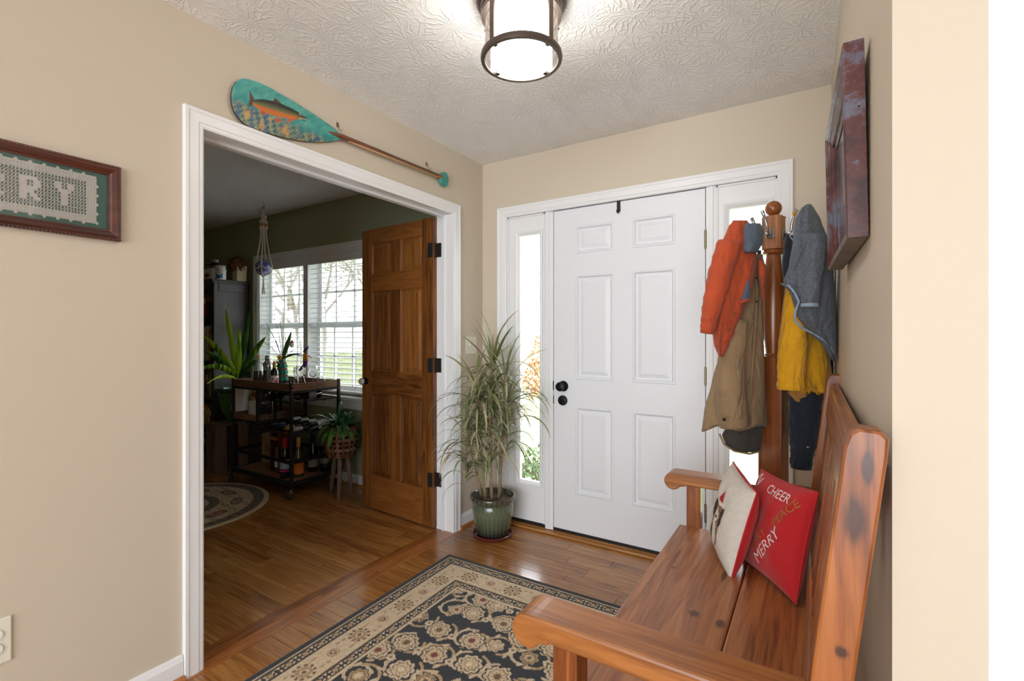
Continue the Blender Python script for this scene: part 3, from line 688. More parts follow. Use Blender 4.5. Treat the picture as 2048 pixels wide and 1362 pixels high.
# ================================================================== PAINTED PADDLE ON THE LEFT WALL
def c5(x, y): return (440+x/4.2667, 140+y/4.2667)       # points read off an enlarged view of the paddle
def wallpt(px, py, x): q = hit(px, py, 0, x); return q
def paddle():
    PX = .024
    top = [(104, 215), (118, 140), (150, 92), (195, 68), (250, 73), (340, 103), (430, 145), (520, 197), (620, 255), (710, 312), (800, 368), (880, 422), (950, 470), (1020, 528)]
    bot = [(104, 215), (110, 290), (130, 350), (165, 405), (210, 450), (270, 488), (360, 518), (450, 545), (550, 572), (650, 592), (750, 607), (850, 614), (950, 608), (1032, 596)]
    T = [wallpt(*c5(*p), PX) for p in top]; B = [wallpt(*c5(*p), PX) for p in bot]
    org = wallpt(*c5(560, 350), PX); r = thing('paddle', 'wooden paddle with a painted trout on its turquoise blade above the opening', 'paddle', (0.012, org.y, org.z))
    def lerp(Pl, t):
        f = t*(len(Pl)-1); i = min(int(f), len(Pl)-2); return Pl[i].lerp(Pl[i+1], f-i)
    nu, nv = 230, 90; vs = []; crop = []
    for j in range(nv):
        for i in range(nu):
            a, b = lerp(T, i/(nu-1)), lerp(B, i/(nu-1)); s = j/(nv-1); q = a.lerp(b, s); q.x = PX-.006*(abs(2*s-1)**3); vs.append(q)
            cx = top_c = None
    def lc(Pl, t):
        f = t*(len(Pl)-1); i = min(int(f), len(Pl)-2); w = f-i; return (Pl[i][0]*(1-w)+Pl[i+1][0]*w, Pl[i][1]*(1-w)+Pl[i+1][1]*w)
    A = np.array([lc(top, i/(nu-1)) for i in range(nu)]); Bc = np.array([lc(bot, i/(nu-1)) for i in range(nu)]); s = np.linspace(0, 1, nv)[:, None, None]
    C_ = A[None]*(1-s)+Bc[None]*s; X, Y = C_[..., 0], C_[..., 1]
    t = (Y-(150+.42*X))/200.                      # 0 on the mid line, positive towards the river bed
    teal, lt, dp, stn, och, blu = [np.array(L(*c)) for c in ((40, 136, 134), (96, 178, 166), (34, 84, 98), (150, 158, 120), (198, 152, 84), (58, 92, 134))]
    n1 = fbm(X/26, Y/20, 1); n2 = fbm(X/11, Y/9, 4); mixf = lambda a, b, f: a*(1-f[..., None])+b*f[..., None]
    img = mixf(teal[None, None]*np.ones_like(C_[..., :1]), lt, np.clip(.4+.5*n1-.5*t, 0, 1))
    bed = np.clip((t+.18*n1-.12)*3, 0, 1)
    rock = mixf(dp[None, None]*np.ones((nv, nu, 1)), stn, np.clip(.5+.8*n2, 0, 1)); rock = mixf(rock, och, np.clip(fbm(X/30, Y/22, 9)*2-.3, 0, 1)); rock = mixf(rock, blu, np.clip(fbm(X/24, Y/24, 14)*2-.5, 0, 1))
    img = mixf(img, rock, bed)
    # trout, drawn along a centre line from tail (240,245) to mouth (740,420)
    x1, y1, x2, y2 = 285., 275., 738., 415.; ux, uy = (x2-x1), (y2-y1); Ln = math.hypot(ux, uy); ux /= Ln; uy /= Ln
    a = ((X-x1)*ux+(Y-y1)*uy)/Ln; d = -(X-x1)*uy+(Y-y1)*ux
    half = 12+46*np.sin(PI*np.clip(a, 0, 1)**.72)**.8; half = np.where(a > .8, half*(1-.45*(a-.8)/.2), half); body = (a > 0) & (a < 1) & (np.abs(d) < half)
    dn = np.clip(d/half, -1, 1); dkc, ol, orr, wh, br, ol2 = [np.array(L(*c)) for c in ((46, 44, 36), (112, 118, 72), (206, 108, 36), (214, 190, 160), (92, 62, 46), (70, 74, 58))]
    fc = mixf(dkc[None, None]*np.ones((nv, nu, 1)), ol, np.clip(dn*1.4+.9, 0, 1)); fc = mixf(fc, orr, np.clip((dn-.05)*2.6, 0, 1)); fc = mixf(fc, ol2, np.clip((a-.78)*7, 0, 1)*.7)
    fc = mixf(fc, dkc, np.clip(fbm(X/3.3, Y/3.0, 22)*2-.5, 0, 1)*(dn < .25)*.8); fc = mixf(fc, wh, ((a > .86) & (dn > .5)).astype(float)*.6)
    def tri(pts, col):
        P_ = [np.array(p, float) for p in pts]; sgn = []
        for k in range(len(P_)):
            p, q = P_[k], P_[(k+1) % len(P_)]; sgn.append((q[0]-p[0])*(Y-p[1])-(q[1]-p[1])*(X-p[0]))
        sgn = np.stack(sgn); img[np.all(sgn > 0, 0) | np.all(sgn < 0, 0)] = col
    tri([(250, 168), (310, 285), (256, 300)], br); tri([(310, 280), (240, 318), (256, 235)], br)
    tri([(440, 285), (470, 236), (540, 300)], br); tri([(338, 330), (352, 388), (392, 378), (380, 340)], np.array(L(176, 76, 50))); tri([(470, 415), (480, 446), (530, 440), (520, 410)], np.array(L(190, 84, 52)))
    tri([(570, 420), (572, 455), (640, 425), (620, 405)], np.array(L(190, 100, 60)))
    img[body] = fc[body]; ey = np.hypot(X-688, Y-378); img[ey < 9] = wh; img[ey < 6] = dkc
    img[(np.abs(d-22) < 3) & (a > .93) & (a < 1.0)] = dkc
    mb = MB(); idx = np.arange(nu*nv).reshape(nv, nu); mb.v = [tuple(v) for v in vs]
    mb.f = [tuple(q) for q in np.stack([idx[:-1, :-1], idx[1:, :-1], idx[1:, 1:], idx[:-1, 1:]], -1).reshape(-1, 4)]; mb.c = np.clip(img, 0, 1).reshape(-1, 3)
    bl = obj('painted_face', mb, painted('paddle_painting', .45, .15, 120), r, smooth=True)
    outline = [(q.y, q.z) for q in T]+[(q.y, q.z) for q in B[::-1]][:-1]
    obj('blade', MB().prism(outline, lambda y, z: (PX-.0065, y, z), lambda y, z: (.008, y, z)), plain('paddle_edge', L(70, 44, 30), .5), r, bevel=.001)
    s0 = wallpt(*c5(925, 525), PX); s1 = wallpt(*c5(1030, 566), PX); s2 = wallpt(*c5(1850, 900), PX); DW = wood('paddle_dark_wood', L(52, 26, 18), L(92, 50, 34), L(120, 70, 46), 'Y', 1.2, .35, .3); LW = plain('paddle_light_wood', L(196, 152, 104), .45)
    obj('shaft', MB().tube([s0, s1, s1.lerp(s2, .3), s2], [.003, .013, .0135, .0125], 12), DW, r, smooth=True)
    lo = Vector((.004, 0, -.0085)); obj('shaft_stripe', MB().tube([s1+lo+Vector((0, .04, 0)), s1.lerp(s2, .3)+lo, s2+lo], [.004, .0075, .0075], 10), LW, r, smooth=True)
    s3 = wallpt(*c5(1885, 916), PX); obj('copper_band', MB().tube([s2, s3], .0135, 14), plain('copper', L(186, 100, 62), .35, .8), r, auto=40)
    g = [wallpt(*c5(*p), .034) for p in ((1880, 905), (1910, 866), (1938, 880), (1952, 930), (1948, 985), (1930, 996), (1895, 960), (1884, 930))]; gp = [(q.y, q.z) for q in g]
    gr = obj('grip', MB().prism(gp, lambda y, z: (.036, y, z), lambda y, z: (.010, y, z)), plain('turquoise_grip', L(62, 146, 136), .45, var=.3, vscale=40), r, bevel=.004)
    return r
paddle()
for (px, py, lb) in ((675, 252, 'small brass wall hook at the neck of the painted paddle'), (853, 330, 'small brass wall hook near the grip of the painted paddle')):
    q = hit(px, py, 0, .001); r = thing('wall_hook', lb, 'hook', (0, q.y, q.z), 'small hooks holding the paddle')
    obj('plate', MB().box(0.0005, .002, q.y-.006, q.y+.006, q.z-.006, q.z+.018), BRASS, r)
    obj('wire', MB().tube([(.001, q.y, q.z+.008), (.010, q.y, q.z+.002), (.014, q.y, q.z-.02), (.030, q.y, q.z-.034), (.040, q.y, q.z-.024)], .0016, 6), BRASS, r, smooth=True)
    obj('nail_head', MB().sphere((.003, q.y, q.z+.012), .003, 8, 6), BRASS, r)

# ================================================================== FRAMED CROCHET ON THE LEFT WALL
def framed_lace():
    y1, z0, z1 = -2.066, 1.562, 1.807; y0 = y1-.80; FRM = wood('mahogany_frame', L(44, 20, 16), L(78, 38, 28), L(98, 52, 38), 'Y', 1, .3, .3)
    r = thing('framed_lace', 'dark wood frame with white crochet lettering on teal backing', 'picture', (0, (y0+y1)/2, z0))
    casing_prof = [(0, 0), (0, .010), (.006, .012), (.009, .016), (.020, .020), (.026, .016), (.030, .017), (.034, .014), (.034, 0)]
    def bar(p, q, name):
        n = len(casing_prof); vs = []
        for (st) in (p, q):
            for w, t in casing_prof: y, z = st(w); vs.append((t+.001, y, z))
        obj(name, MB().add(vs, [(i, (i+1) % n, n+(i+1) % n, n+i) for i in range(n)]+[tuple(range(n)), tuple(range(2*n-1, n-1, -1))]), FRM, r)
    a0, a1, b0, b1 = y0+.034, y1-.034, z0+.034, z1-.034
    bar(lambda w: (a0-w, b1+w), lambda w: (a1+w, b1+w), 'frame_bar'); bar(lambda w: (a1+w, b1+w), lambda w: (a1+w, b0-w), 'frame_bar')
    bar(lambda w: (a1+w, b0-w), lambda w: (a0-w, b0-w), 'frame_bar'); bar(lambda w: (a0-w, b0-w), lambda w: (a0-w, b1+w), 'frame_bar')
    bd = MB(); n = 90
    for i in range(n):
        y = y0+(y1-y0)*(i+.5)/n
        if y > -2.40: bd.sphere((.016, y, z1-.003), .0036, 6, 4); bd.sphere((.016, y, z0+.003), .0036, 6, 4)
    for i in range(26): bd.sphere((.016, y1-.003, z0+(z1-z0)*(i+.5)/26), .0036, 6, 4)
    obj('beading', bd, FRM, r)
    obj('backing', boxes([(.003, .006, y0+.03, y1-.03, z0+.03, z1-.03)]), plain('teal_mat', L(64, 124, 120), .7), r)
    font = {'R': ['111110', '110011', '110011', '111110', '111100', '110110', '110011'], 'Y': ['110011', '110011', '011110', '001100', '001100', '001100', '001100']}
    cw = .0076; cols = 84; rows = 15; ye = y1-.034-.030; ys = ye-cols*cw; zb = z0+.034+.016; ch = (z1-z0-.068-.030)/rows
    fill = np.zeros((rows, cols), bool); fill[:2] = fill[-2:] = True; fill[:, -3:] = True
    for k, chh in enumerate(('Y', 'R', 'R', 'R')):
        c0 = cols-3-4-6-k*10
        for j, rw in enumerate(font[chh]):
            for i, b in enumerate(rw):
                if b == '1' and not (k == 3): fill[rows-5-j, c0+i] = True
    mb = MB(); th = .0016; x0, x1 = .0062, .0082
    for i in range(cols+1):
        y = ys+i*cw; mb.box(x0, x1, y-th, y+th, zb, zb+rows*ch)
    for j in range(rows+1):
        z = zb+j*ch; mb.box(x0, x1, ys, ye, z-th, z+th)
    for j in range(rows):
        for i in range(cols):
            if fill[j, i]:
                if j in (0, 1, rows-1, rows-2) or i >= cols-3: mb.tube([(x1, ys+i*cw, zb+j*ch), (x1, ys+(i+1)*cw, zb+(j+1)*ch)], .0012, 4); mb.tube([(x1, ys+(i+1)*cw, zb+j*ch), (x1, ys+i*cw, zb+(j+1)*ch)], .0012, 4)
                else: mb.box(x0, x1+.0006, ys+i*cw, ys+(i+1)*cw, zb+j*ch, zb+(j+1)*ch)
    for i in range(0, cols, 4): mb.sphere((x1-.001, ys+i*cw, zb-.003), .005, 6, 4, (.3, 1, 1)); mb.sphere((x1-.001, ys+i*cw, zb+rows*ch+.003), .005, 6, 4, (.3, 1, 1))
    for j in range(0, rows, 3): mb.sphere((x1-.001, ye+.003, zb+j*ch), .005, 6, 4, (.3, 1, 1))
    obj('crochet_panel', mb, plain('white_cotton_thread', L(236, 238, 238), .9), r)
    obj('glass_pane', boxes([(.0105, .0115, y0+.03, y1-.03, z0+.03, z1-.03)]), thin_glass('picture_glass', (1, 1, 1), .12, .01), r)
framed_lace()
# wall plates
IV = plain('ivory_plastic', L(232, 228, 212), .4); IVD = plain('outlet_slot', L(60, 58, 52), .6)
y_, z_ = -2.355, .386; r = thing('outlet_plate', 'ivory electrical outlet plate low on the left wall', 'outlet', (0, y_, z_))
obj('plate', boxes([(.0005, .006, y_-.035, y_+.035, z_-.064, z_+.064)]), IV, r, bevel=.003)
for dz in (-.020, .020):
    rc_ = obj('receptacle', MB().lathe([(.017, 0), (.017, .0035), (.0001, .0035)], (.0058, y_, z_+dz), 20, Matrix.Rotation(PI/2, 4, 'Y')), plain('white_plastic', L(236, 236, 230), .35), r)
    obj('slot', boxes([(.0088, .0096, y_-.007, y_-.005, z_+dz-.004, z_+dz+.005), (.0088, .0096, y_+.005, y_+.007, z_+dz-.004, z_+dz+.005)]), IVD, rc_)
y_, z_ = -.137, 1.19; r = thing('switch_plate', 'ivory double light switch plate above the potted dracaena', 'light switch', (0, y_, z_))
obj('plate', boxes([(.0005, .006, y_-.058, y_+.058, z_-.058, z_+.058)]), IV, r, bevel=.003)
for dy in (-.023, .023): obj('toggle', MB().box(-.002, .012, y_+dy-.004, y_+dy+.004, z_-.003, z_+.012, Matrix.Translation((.004, 0, 0))), IV, r, bevel=.001)
for dy in (-.023, .023):
    for dz in (-.03, .03): obj('plate_screw', MB().sphere((.006, y_+dy, z_+dz), .0028, 8, 6, (.4, 1, 1)), IVD, r)

# ================================================================== LEAVES
def leaf_mesh(name, length, width, droop, curl=0.2, seg=9, fold=.25, wavy=0.0, tip=1.0, twist=0.0, m=None, start=75):
    """blade that leaves the base upwards along +x and droops; start is the first slope in degrees"""
    mb = MB(); x = z = 0.0; n = seg; vs = []
    for i in range(n+1):
        t = i/n; a = math.radians(start)-droop*t**1.2; w = width*(min(1, t*5+.35))*(1-t**(2.2*tip))**.8+.0006
        wv = wavy*math.sin(t*16)*width
        c = Vector((x, wv*.6, z)); tw = twist*t; sd = Vector((-math.sin(a)*math.sin(tw), math.cos(tw), math.cos(a)*math.sin(tw)))
        up = Vector((-math.sin(a), 0, math.cos(a)))
        vs += [c-sd*w+up*w*fold, c, c+sd*w+up*(w*fold+wv)]
        x += math.cos(a)*length/n; z += math.sin(a)*length/n
    fs = []
    for i in range(n):
        for k in (0, 1): fs.append((i*3+k, i*3+k+1, (i+1)*3+k+1, (i+1)*3+k))
    mb.add(vs, fs); me = mesh_of(mb, name, smooth=True)
    if m: me.materials.append(m)
    return me
def leaf_mat(name, edge, mid, rough=.4, streak=40, pos=.5):
    q = N(name); tc = q.n('ShaderNodeTexCoord'); sp = q.n('ShaderNodeSeparateXYZ'); q.l(tc.outputs['Object'], sp.inputs[0])
    nz = q.n('ShaderNodeTexNoise', Scale=streak, Detail=2.0); mp = q.n('ShaderNodeMapping'); mp.inputs['Scale'].default_value = (.06, 1, .06); q.l(tc.outputs['Object'], mp.inputs[0]); q.l(mp.outputs[0], nz.inputs[0])
    oi = q.n('ShaderNodeObjectInfo'); f = q.math('ADD', nz.outputs[0], q.math('MULTIPLY', q.math('SUBTRACT', oi.outputs['Random'], .5), .35))
    q.l(q.ramp(f, [(.38, edge), (pos+.12, mid)]), q.b.inputs['Base Color']); q.b.inputs['Roughness'].default_value = rough; q.b.inputs['Subsurface Weight'].default_value = 0
    return q.m
def rot_place(me, name, parent, base, az, tilt=0.0, sc=1.0, ok=None):
    M = Matrix.Translation(base) @ Matrix.Rotation(az, 4, 'Z') @ Matrix.Rotation(-tilt, 4, 'Y') @ Matrix.Scale(sc, 4)
    if ok and not all(ok(M @ v.co) for v in me.vertices): return None
    o = bpy.data.objects.new(name, me); COL.objects.link(o); o.parent = parent; o.matrix_local = Matrix.Translation(-Vector(ROOT[parent.name])) @ M; return o

# ================================================================== DRACAENA BY THE FRONT DOOR
def dracaena():
    x, y = .245, -.232; r = thing('potted_dracaena', 'shaggy dracaena with narrow leaves in a green glazed pot by the front door', 'potted plant', (x, y, 0))
    q = N('drip_glaze'); tc = q.n('ShaderNodeTexCoord'); sp = q.n('ShaderNodeSeparateXYZ'); q.l(tc.outputs['Object'], sp.inputs[0])
    an = q.math('ARCTAN2', sp.outputs[1], sp.outputs[0]); tooth = q.math('ABSOLUTE', q.math('SINE', q.math('MULTIPLY', an, 14.0)))
    nz = q.n('ShaderNodeTexNoise', Scale=22.0); q.l(tc.outputs['Object'], nz.inputs[0])
    h = q.math('ADD', q.math('ADD', sp.outputs[2], q.math('MULTIPLY', tooth, .045)), q.math('MULTIPLY', nz.outputs[0], .05))
    q.l(q.ramp(q.math('MULTIPLY', h, 3.0), [(.10, L(84, 26, 26)), (.24, L(40, 44, 40)), (.42, L(78, 88, 70)), (.66, L(102, 112, 88)), (.86, L(84, 90, 74)), (.96, L(66, 54, 48))]), q.b.inputs['Base Color']); q.b.inputs['Roughness'].default_value = .16; q.b.inputs['Coat Weight'].default_value = .5
    obj('pot', MB().lathe([(.0001, .022), (.098, .022), (.104, .03), (.118, .09), (.128, .16), (.130, .205), (.126, .212), (.128, .222), (.142, .232), (.146, .245), (.143, .258), (.132, .260), (.126, .245), (.122, .20), (.0001, .20)], (x, y, 0), 48), q.m, r, auto=50)
    obj('saucer', MB().lathe([(.0001, 0), (.108, 0), (.122, .012), (.126, .026), (.122, .028), (.114, .014), (.0001, .012)], (x, y, 0), 40), plain('maroon_glaze', L(96, 40, 36), .15, coat=.5), r, auto=40)
    sm = MB(); n = 17
    sm.lathe([(.0001, .236), (.06, .238), (.124, .228)], (x, y, 0), 24, cap=False); obj('soil', sm, plain('potting_soil', L(74, 58, 46), .95, bump=1, bscale=70, var=.5, vscale=60), r)
    CANE = plain('dracaena_cane', L(150, 128, 100), .8, bump=.6, bscale=60, var=.25, vscale=30); random.seed(21)
    S = lambda px, py, d: G(px, py, 3.0+d)
    heads = [(S(985, 745, 0), 64, 1.0), (S(1012, 780, -.06), 54, .95), (S(955, 790, -.05), 54, .95), (S(932, 872, -.10), 60, .80), (S(980, 840, -.12), 40, .85), (S(1012, 825, -.02), 26, .8)]
    roots = [(x-.02, y+.01), (x+.05, y-.01), (x-.03, y-.04), (x-.06, y-.03), (x+.03, y-.05), (x+.04, y+.03)]
    for (h, n_, s), (rx, ry) in zip(heads, roots):
        b = Vector((rx, ry, .225)); mdl = b.lerp(h, .5)+Vector((random.uniform(-.02, .02), random.uniform(-.02, .02), .02))
        obj('cane', MB().tube([b, b.lerp(mdl, .5), mdl, mdl.lerp(h, .5), h], [.010, .0095, .009, .0085, .007], 8), CANE, r, smooth=True)
    LM = [leaf_mat('dracaena_leaf_%d' % i, e, m_, .42, 220) for i, (e, m_) in enumerate(((L(120, 124, 84), L(176, 172, 128)), (L(88, 108, 62), L(140, 150, 98)), (L(132, 122, 100), L(184, 176, 138))))]
    var = []
    for i in range(18):
        up = i % 5 == 0
        var.append((up, leaf_mesh('leaf', random.uniform(.30, .44), random.uniform(.0075, .0115), random.uniform(.4, 1.0) if up else random.uniform(2.0, 2.9), seg=10, fold=.35, twist=random.uniform(-.8, .8), m=LM[i % 3], start=random.uniform(60, 78))))
    ok = lambda p: p.x > .012 and p.y < -.006 and p.z > .27 and not (p.x < .035 and -.42 < p.y < -.25)
    for h, n_, s in heads:
        k = tries = 0
        while k < n_ and tries < n_*60:
            tries += 1; up, me = random.choice(var); az = random.uniform(0, 2*PI)
            q_ = rot_place(me, 'leaf', r, h+Vector((0, 0, random.uniform(-.03, .015) if up else random.uniform(-.30, .0))), az, random.uniform(-.25, .25) + (.15 if up else -.35), s*random.uniform(.75, 1.05), ok)
            if q_: k += 1
dracaena()

# ================================================================== COAT TREE
HT = Vector((1.803, -.335, 0))
def coat_tree():
    x, y = HT.x, HT.y; r = thing('coat_tree', 'brown turned wood coat tree with ball finial beside the front door', 'coat rack', (x, y, 0)); RZ = Matrix.Translation((x, y, 0)) @ Matrix.Rotation(math.radians(-14), 4, 'Z')
    pw = .048
    obj('square_post', MB().box(-pw, pw, -pw, pw, .05, 1.165, RZ), RACKW, r, bevel=.006)
    obj('turned_post', MB().lathe([(.034, 1.163), (.036, 1.170), (.030, 1.178), (.031, 1.19), (.036, 1.23), (.042, 1.30), (.0445, 1.38), (.042, 1.46), (.035, 1.54), (.029, 1.595), (.028, 1.605), (.040, 1.610), (.043, 1.617), (.040, 1.624), (.034, 1.627)], (x, y, 0), 32), RACKW, r, auto=40)
    b = .040; prof = [(-b+.012, -b), (b-.012, -b), (b, -b+.012), (b, b-.012), (b-.012, b), (-b+.012, b), (-b, b-.012), (-b, -b+.012)]
    obj('hook_block', MB().prism(prof, lambda u, v: RZ @ Vector((u, v, 1.627)), lambda u, v: RZ @ Vector((u, v, 1.772))), wood('coat_tree_block', L(128, 76, 42), L(170, 112, 72), L(188, 132, 90), 'Z', .8, .4), r, bevel=.004)
    obj('ball_finial', MB().lathe([(.020, 1.770), (.022, 1.776), (.018, 1.780)]+[(max(.0001, .0335*math.sin(t)), 1.808-.0335*math.cos(t)) for t in np.linspace(.55, PI, 14)], (x, y, 0), 28), RACKW, r, auto=50)
    for k in range(4):
        M = RZ @ Matrix.Rotation(k*PI/2, 4, 'Z')
        pl = obj('hook_plate', MB().box(-.017, .017, -b-.004, -b, 1.672, 1.712, M), plain('dull_nickel', L(140, 134, 126), .35, .9), r, bevel=.002)
        pts = [(0, -b-.003, 1.690), (0, -b-.018, 1.688), (0, -b-.030, 1.70), (-.004, -b-.034, 1.73), (-.010, -b-.045, 1.765), (-.014, -b-.055, 1.785)]
        obj('upper_hook', MB().tube([M @ Vector(p) for p in pts], [.005, .006, .0065, .006, .007, .0085], 10), STEEL, pl, smooth=True)
        pts = [(0, -b-.003, 1.684), (0, -b-.016, 1.676), (0, -b-.034, 1.672), (0, -b-.044, 1.682), (0, -b-.046, 1.694)]
        obj('lower_hook', MB().tube([M @ Vector(p) for p in pts], [.005, .0055, .0055, .0055, .006], 10), STEEL, pl, smooth=True)
    for k in range(4):
        M = RZ @ Matrix.Rotation(k*PI/2, 4, 'Z'); p = [(-.03, .05), (-.03, .17), (-.05, .17), (-.09, .09), (-.135, .04), (-.14, 0), (-.11, 0), (-.09, .03)]
        obj('foot', MB().prism(p, lambda u, z: M @ Vector((-.016, u, z)), lambda u, z: M @ Vector((.016, u, z))), RACKW, r, bevel=.004)
coat_tree()

# ================================================================== COATS (silhouettes with real depth and folds)
def interp_rows(rows, n):
    ys = [q[0] for q in rows]; out = []
    for k in range(n):
        y = ys[0]+(ys[-1]-ys[0])*k/(n-1); i = max(j for j in range(len(ys)) if ys[j] <= y+1e-6); i = min(i, len(ys)-2); t = (y-ys[i])/(ys[i+1]-ys[i]); t = t*t*(3-2*t)*.5+t*.5
        out.append((y,)+tuple(rows[i][m]*(1-t)+rows[i+1][m]*t for m in range(1, len(rows[0]))))
    return out
def cloth_vol(rows, depth, n=46, seg=64, folds=5, amp=.010, ph=0.0, hem=0.0, skew=.25):
    """rows of (y, x left, x right, half thickness in metres); a closed lofted body with running folds"""
    mb = MB(); vs = []; fs = []; R = interp_rows(rows, n)
    for k, (y, a, b, t) in enumerate(R):
        c, hw = (a+b)/2, (b-a)/2; f = k/(n-1)
        for j in range(seg):
            th = 2*PI*j/seg; cu = math.copysign(abs(math.cos(th))**.75, math.cos(th)); u = c+hw*cu
            fold = math.sin(folds*cu*1.6+ph+f*skew*8)*.65+math.sin(folds*2.3*cu+1.7*ph-f*5)*.35
            d = depth-math.sin(th)*t-fold*amp*(.25+.75*f)*abs(math.sin(th))**.5
            yy = y+hem*f**6*math.sin(folds*cu*1.3+ph)
            p = G(u, yy, d); lim = WX(p.y)-.006
            if p.x > lim: p.x = lim-.002*abs(math.sin(7*th))
            if p.y > -.025: p.y = -.025
            vs.append(p)
    for k in range(n-1):
        for j in range(seg): j2 = (j+1) % seg; fs.append((k*seg+j, k*seg+j2, (k+1)*seg+j2, (k+1)*seg+j))
    fs.append(tuple(range(seg))[::-1]); mb.add(vs, fs)
    # bottom closed a little inside the hem
    ctr = sum((Vector(v) for v in vs[-seg:]), Vector())/seg; b = len(mb.v)
    mb.v += [tuple(Vector(v).lerp(ctr, .06)+Vector((0, 0, .012))) for v in vs[-seg:]]+[tuple(ctr+Vector((0, 0, .03)))]
    for j in range(seg): j2 = (j+1) % seg; mb.f.append(((n-1)*seg+j, (n-1)*seg+j2, b+j2, b+j)); mb.f.append((b+j, b+j2, b+seg))
    return mb
def px_tube(pts, depth, seg=18, wr=.0, n=28):
    """sleeve through pixel points (x, y, radius in px, depth offset)"""
    P = [G(p[0], p[1], depth+(p[3] if len(p) > 3 else 0)) for p in pts]; Rr = [p[2]*depth/FPX for p in pts]; path = []; rad = []
    for k in range(n):
        f = k/(n-1)*(len(P)-1); i = min(int(f), len(P)-2); t = f-i; t2 = t*t*(3-2*t)
        path.append(P[i].lerp(P[i+1], t)); rad.append((Rr[i]*(1-t2)+Rr[i+1]*t2)*(1+wr*math.sin(k*1.9)+wr*.6*math.sin(k*.8)))
    for q in range(len(path)):
        lim = WX(path[q].y)-.008-rad[q]*.5
        if path[q].x > lim: path[q].x = lim
    return MB().tube(path, rad, seg)
def px_strip(pts, depth, r, dz=0): return MB().tube([G(p[0], p[1], depth+(p[2] if len(p) > 2 else 0)) for p in pts], r, 8)
def cloth(name, c, bump=.25, sc=420, var=.10, vs=9):
    if name in _M: return _M[name]
    m = plain(name, L(*c), .85, bump=bump, bscale=sc, var=var, vscale=vs, sheen=.15); t = m.node_tree; bn = [n for n in t.nodes if n.type == 'BUMP'][0]; tc = [n for n in t.nodes if n.type == 'TEX_COORD'][0]
    mp = t.nodes.new('ShaderNodeMapping'); mp.inputs['Scale'].default_value = (1, 1, .45); t.links.new(tc.outputs['Object'], mp.inputs[0]); nz = t.nodes.new('ShaderNodeTexNoise'); nz.inputs['Scale'].default_value = 17; nz.inputs['Detail'].default_value = 3; nz.inputs['Distortion'].default_value = 1.2; t.links.new(mp.outputs[0], nz.inputs[0])
    b2 = t.nodes.new('ShaderNodeBump'); b2.inputs['Strength'].default_value = .75; b2.inputs['Distance'].default_value = .03; t.links.new(nz.outputs[0], b2.inputs['Height']); t.links.new(b2.outputs[0], bn.inputs['Normal']); return m
ORANGE = cloth('orange_quilted_nylon', (178, 70, 30)); SLATE = cloth('slate_lining', (82, 94, 108)); KHAKI = cloth('khaki_canvas', (142, 116, 84)); OLIVE = cloth('dark_olive_lining', (62, 56, 50))
YEL = cloth('yellow_nylon', (226, 166, 16)); TANL = cloth('tan_lining', (182, 128, 62)); NAVY = cloth('navy_nylon', (24, 34, 48)); PLUM = cloth('plum_cloth', (46, 38, 46)); FLEECE = cloth('grey_heather_fleece', (92, 100, 110), .5, 160, .28, 130); ICE = cloth('pale_blue_binding', (146, 166, 188)); CHAR = cloth('charcoal_cloth', (36, 38, 42))
GOLDW = plain('coat_hanger_wood', L(190, 140, 40), .5)
cr_ = 'coats hanging on the coat tree'
D0 = 1.955
# khaki coat
r = thing('khaki_coat', 'long khaki canvas coat with dark lining under the orange jacket', 'coat', G(1470, 860, D0+.02), cr_)
obj('body', cloth_vol([(508, 1500, 1526, .02), (540, 1490, 1530, .035), (600, 1478, 1527, .05), (680, 1450, 1528, .06), (760, 1424, 1530, .065), (820, 1408, 1533, .07), (858, 1403, 1535, .07)], D0+.04, folds=4, amp=.014, ph=.6, hem=6), KHAKI, r, smooth=True)
sl = obj('sleeve', px_tube([(1474, 640, 20), (1462, 720, 25), (1460, 780, 28), (1464, 822, 28), (1468, 853, 27)], D0-.035, 22, .02), KHAKI, r, smooth=True)
obj('cuff_seam', px_strip([(1440, 826), (1455, 832, -.03), (1478, 832, -.03), (1493, 828)], D0-.052, .0018), KHAKI, sl); obj('button', MB().sphere(G(1448, 839, D0-.098), .0065, 12, 8), BLACK, sl, smooth=True)
obj('lining', cloth_vol([(840, 1462, 1530, .05), (870, 1444, 1524, .055), (892, 1452, 1521, .05), (905, 1474, 1518, .035)], D0+.05, folds=3, amp=.006), OLIVE, r, smooth=True)
obj('hem_band', px_strip([(1439, 868), (1448, 888), (1468, 902), (1500, 908), (1522, 902)], D0-.002, .004), KHAKI, r, smooth=True)
obj('pocket_flap', px_strip([(1436, 696), (1440, 700), (1436, 733), (1462, 736)], D0-.03, .0022), KHAKI, r)
obj('placket', px_strip([(1508, 522), (1514, 580), (1512, 640), (1503, 760), (1500, 850)], D0-.022, .004), KHAKI, r, smooth=True)
for py in (556, 603): obj('snap', MB().sphere(G(1513, py, D0-.028), .004, 10, 6), BLACK, r)
